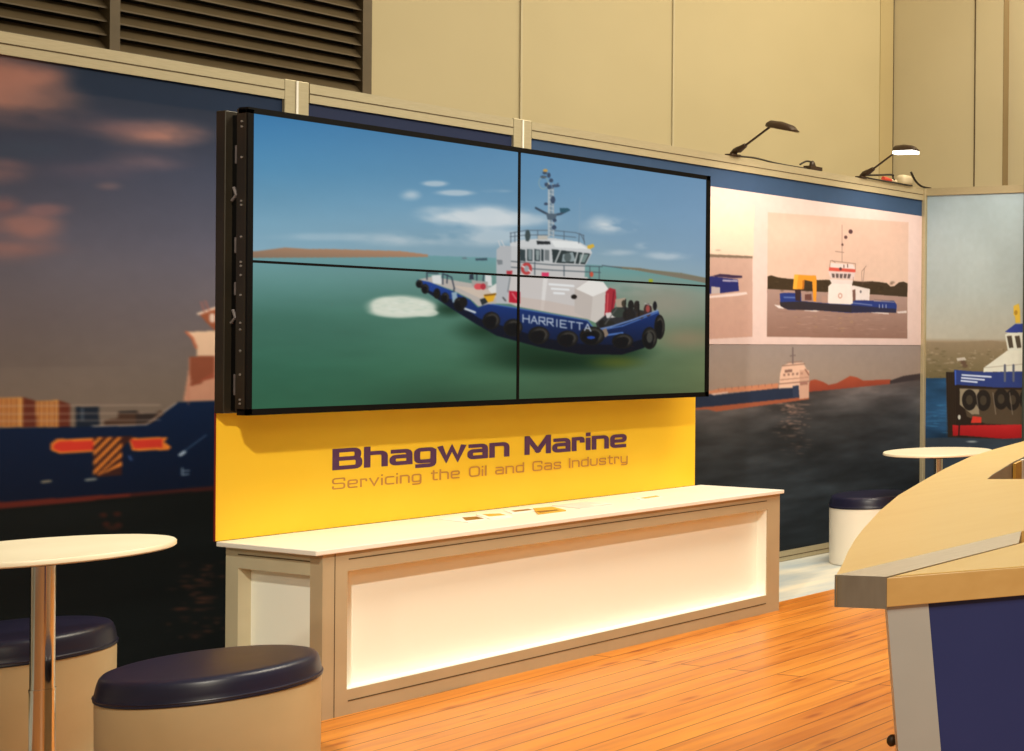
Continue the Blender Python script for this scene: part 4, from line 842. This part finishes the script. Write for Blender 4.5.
# ------------------------------------------------------------------ reception desk (right foreground)
DZ = 1.10; TH = .043
A_ = np.array([1.034, -5.236]); dr = np.array([.7523, -.6588]); nrm = np.array([-dr[1]*-1, dr[0]*-1])  # outward (towards the camera)
nrm = np.array([dr[1], -dr[0]]); nrm = nrm if nrm @ (CAM[:2]-A_) > 0 else -nrm
dk = thing('reception_desk', (2.2, -4.8, 0), 'curved beech reception desk with steel inlay strip and navy front panel at right', 'desk')
outer = [(1.012, -5.168), (1.093, -5.101), (1.190, -5.020), (1.290, -4.940), (1.397, -4.859), (1.591, -4.718), (1.807, -4.572), (2.096, -4.400), (2.315, -4.273), (2.618, -4.109), (2.840, -4.013), (3.167, -3.888), (3.55, -3.80), (3.95, -3.77), (4.35, -3.83), (4.7, -3.98), (4.95, -4.2)]
inner = [(4.80, -4.32), (4.58, -4.14), (4.3, -4.02), (3.95, -3.96), (3.55, -3.99), (3.2, -4.065), (2.95, -4.140), (2.702, -4.236), (2.56, -4.305), (2.473, -4.352), (2.339, -4.425), (2.24, -4.479), (2.146, -4.536)]
body = [(2.188, -4.622), (2.255, -4.775), (2.05, -5.0), (1.70, -5.132), (1.472, -5.138), (1.021, -5.158)]
MB().prism(outer[::-1]+[(1.021, -5.158)]+body[::-1][1:]+inner[::-1], DZ-TH, DZ, .0015).build('curved_worktop', BEECH, dk)
# steel strip let into the top, closed by an end block
MB().prism([(1.0185, -5.1605), (1.0335, -5.2355), (1.358, -5.2175), (1.472, -5.1385)], DZ-TH, DZ+.0005).build('steel_strip', STEEL, dk)
ev = np.array([1.0335-1.0185, -5.2355+5.1605]); ev /= np.linalg.norm(ev); en = np.array([ev[1], -ev[0]]); en = en if en[0] < 0 else -en
q0 = np.array([1.0185, -5.1595]); q1 = np.array([1.0340, -5.2370])
MB().prism([tuple(q1), tuple(q1+en*.002), tuple(q0+en*.002), tuple(q0)], DZ-TH-.002, DZ+.001).build('steel_end_block', STEEL_E, dk)
Bn = A_+dr*1.25
MB().prism([tuple(A_), (1.362, -5.219), (1.9, -5.19), (2.35, -5.55), tuple(Bn)], DZ-TH, DZ-.0012, .001).build('front_worktop', BEECH_E, dk)
MB().prism([tuple(A_+np.array([.012, -.004])), (1.362, -5.221), (1.9, -5.193), (2.34, -5.545), tuple(Bn-dr*.01+np.array([.004, .004]))], DZ-.001, DZ).build('front_worktop_surface', BEECH, dk)
MB().prism([tuple(np.array(q_)+np.array([.0, .0])) for q_ in inner]+[(q_[0]+.0006, q_[1]-.0012) for q_ in inner[::-1]], DZ-TH, DZ-.0008).build('edge_banding', GREYP, dk)
# leaning silver leg and navy panel below the near edge
P0 = np.array([*(A_-nrm*.012), 0]); N3 = np.array([*nrm, 0])
def lp(u, v, off=0.0): p = at_plane(u, v, P0, N3); return p-N3*off
def ext(a, b, z): t_ = (z-a[2])/(b[2]-a[2]); return a+(b-a)*t_
la, lb = lp(886.5, 600), lp(898.3, 751); ra, rb = lp(928, 600), lp(941, 751); zt_ = DZ-TH
L0, L1 = ext(la, lb, zt_), ext(la, lb, .0); R0, R1 = ext(ra, rb, zt_), ext(ra, rb, .0)
def slab(q, th, off=0): q = [p_-N3*off for p_ in q]; return MB().hexa(q, [p_-N3*th for p_ in q])
slab([L0, R0, R1, L1], .03).build('side_leg', SILVER, dk)
X0, X1 = np.array([*(A_+dr*1.2-nrm*.012), zt_]), np.array([*(A_+dr*1.15-nrm*.012), 0.0])
slab([R0, X0, X1, R1], .018, .004).build('navy_panel', NAVY, dk)
# curved fascia under the arched top
def off(i, d_):
    a = np.array(outer[max(i-1, 0)]); b = np.array(outer[min(i+1, len(outer)-1)]); t_ = (b-a)/np.linalg.norm(b-a); return np.array(outer[i])+np.array([t_[1], -t_[0]])*d_
ids = range(8, len(outer)); fo = [off(i, .07) for i in ids]; fi = [off(i, .088) for i in ids]
MB().prism([tuple(p) for p in fo][::-1]+[tuple(p) for p in fi], 0.001, DZ-TH).build('curved_fascia', GREYP, dk)
MB().prism([tuple(off(i, .09)) for i in ids][::-1]+[tuple(off(i, .36)) for i in ids], .76, .78).build('inner_shelf', BEECH_E, dk)
def lean(u0, u1, vt, m, label):
    # leaflets standing on the shelf against the inside of the fascia
    inn = [np.array(q_) for q_ in inner[::-1]]
    def hit(u):
        best = None
        for (p, q_) in zip(inn, inn[1:]):
            d_ = (q_-p)/np.linalg.norm(q_-p); n_ = (d_[1], -d_[0], 0); h = at_plane(u, vt, (*p, 0), n_); s_ = (h[:2]-p) @ d_
            if -1e-3 <= s_ <= np.linalg.norm(q_-p)+1e-3: best = h[:2]
        return best
    a, b = hit(u0), hit(u1); d_ = (b-a)/np.linalg.norm(b-a); n_ = np.array([d_[1], -d_[0]]); n_ = n_ if n_ @ (CAM[:2]-a) > 0 else -n_
    o_ = tag(MB().prism([tuple(a+n_*.004), tuple(a+n_*.012), tuple(b+n_*.012), tuple(b+n_*.004)], .781, 1.097).build('standing_leaflet', m), label, 'leaflet')
lean(1011.5, 1017.5, 463, COVER_Y, 'yellow leaflet standing in the opening of the reception desk'); lean(1018.5, 1021, 460, PAPER, 'thin white leaflet between the yellow and navy leaflets in the desk opening'); lean(1021.5, 1032, 457, NAVY_C, 'navy leaflet at the right edge in the desk opening')
kp = at_plane(893, 747, (*(A_+dr*.1-nrm*.3), 0), (*nrm, 0))
MB().sphere(tuple(lp(896.5, 750, .05)), .0075, (1, 1, 1.2), 14).build('panel_bolt', LAMP_B, dk, True)

# ------------------------------------------------------------------ light
def look(o_, tgt):
    d_ = Vector(tgt)-o_.location; o_.rotation_euler = d_.to_track_quat('-Z', 'Y').to_euler()
def area(name, loc, tgt, size, power, col=(1, .86, .60)):
    l = bpy.data.lights.new(name, 'AREA'); l.shape = 'RECTANGLE'; l.size, l.size_y = size; l.energy = power; l.color = col
    o_ = bpy.data.objects.new(name, l); COL.objects.link(o_); o_.location = loc; look(o_, tgt); return o_
def spot(name, loc, tgt, power, ang, blend=.5, rad=.05, col=(1, .86, .60)):
    l = bpy.data.lights.new(name, 'SPOT'); l.energy = power; l.spot_size = math.radians(ang); l.spot_blend = blend; l.shadow_soft_size = rad; l.color = col
    o_ = bpy.data.objects.new(name, l); COL.objects.link(o_); o_.location = loc; look(o_, tgt); return o_
W = bpy.data.worlds.new('hall_ambience'); S.world = W; W.use_nodes = True
bg = W.node_tree.nodes['Background']; bg.inputs['Color'].default_value = (1, .86, .62, 1); bg.inputs['Strength'].default_value = .21
spot('counter_spot', (.2, -4.4, 3.9), (3.9, -.9, .55), 700, 46, .6, .10, (1, .92, .74))
area('floor_light', (4.6, -2.5, 4.6), (4.5, -2.2, 0), (2.6, 1.4), 200, (1, .90, .70))
spot('arm_lamp_first', (5.536, -.42, 2.64), (5.75, 0, 1.7), 13, 120, .9, .05, (1, .85, .66))
spot('arm_lamp_second', (6.597, -.40, 2.69), (6.75, 0, 1.75), 13, 120, .9, .05, (1, .85, .66))
spot('end_wall_spot', (6.3, -1.3, 3.3), (7.2, -.45, 1.95), 34, 44, .9, .08, (1, .84, .6))
spot('desk_spot', (2.2, -3.2, 3.8), (2.2, -4.6, 1.1), 110, 60, .8, .15)
area('hall_light', (7.4, -1.4, 5.4), (7.3, 1.5, 2.8), (3, 2), 125, (1, .88, .62))
spot('desk_front_fill', (-.9, -7.7, 2.9), (1.35, -5.5, .85), 95, 34, .8, .15, (1, .93, .80))  # added fill that brightens the desk's front edge and leg
spot('counter_end_fill', (-1.6, -2.6, 3.3), (2.75, -.9, .35), 130, 15, .6, .1, (1, .90, .70))  # extra narrow beam added to brighten the counter's end panel
area('visitor_side_fill', (-1.6, -7.4, 3.6), (1.6, -4.9, .9), (1.6, 1.2), 60)  # soft fill added from the camera side for the desk
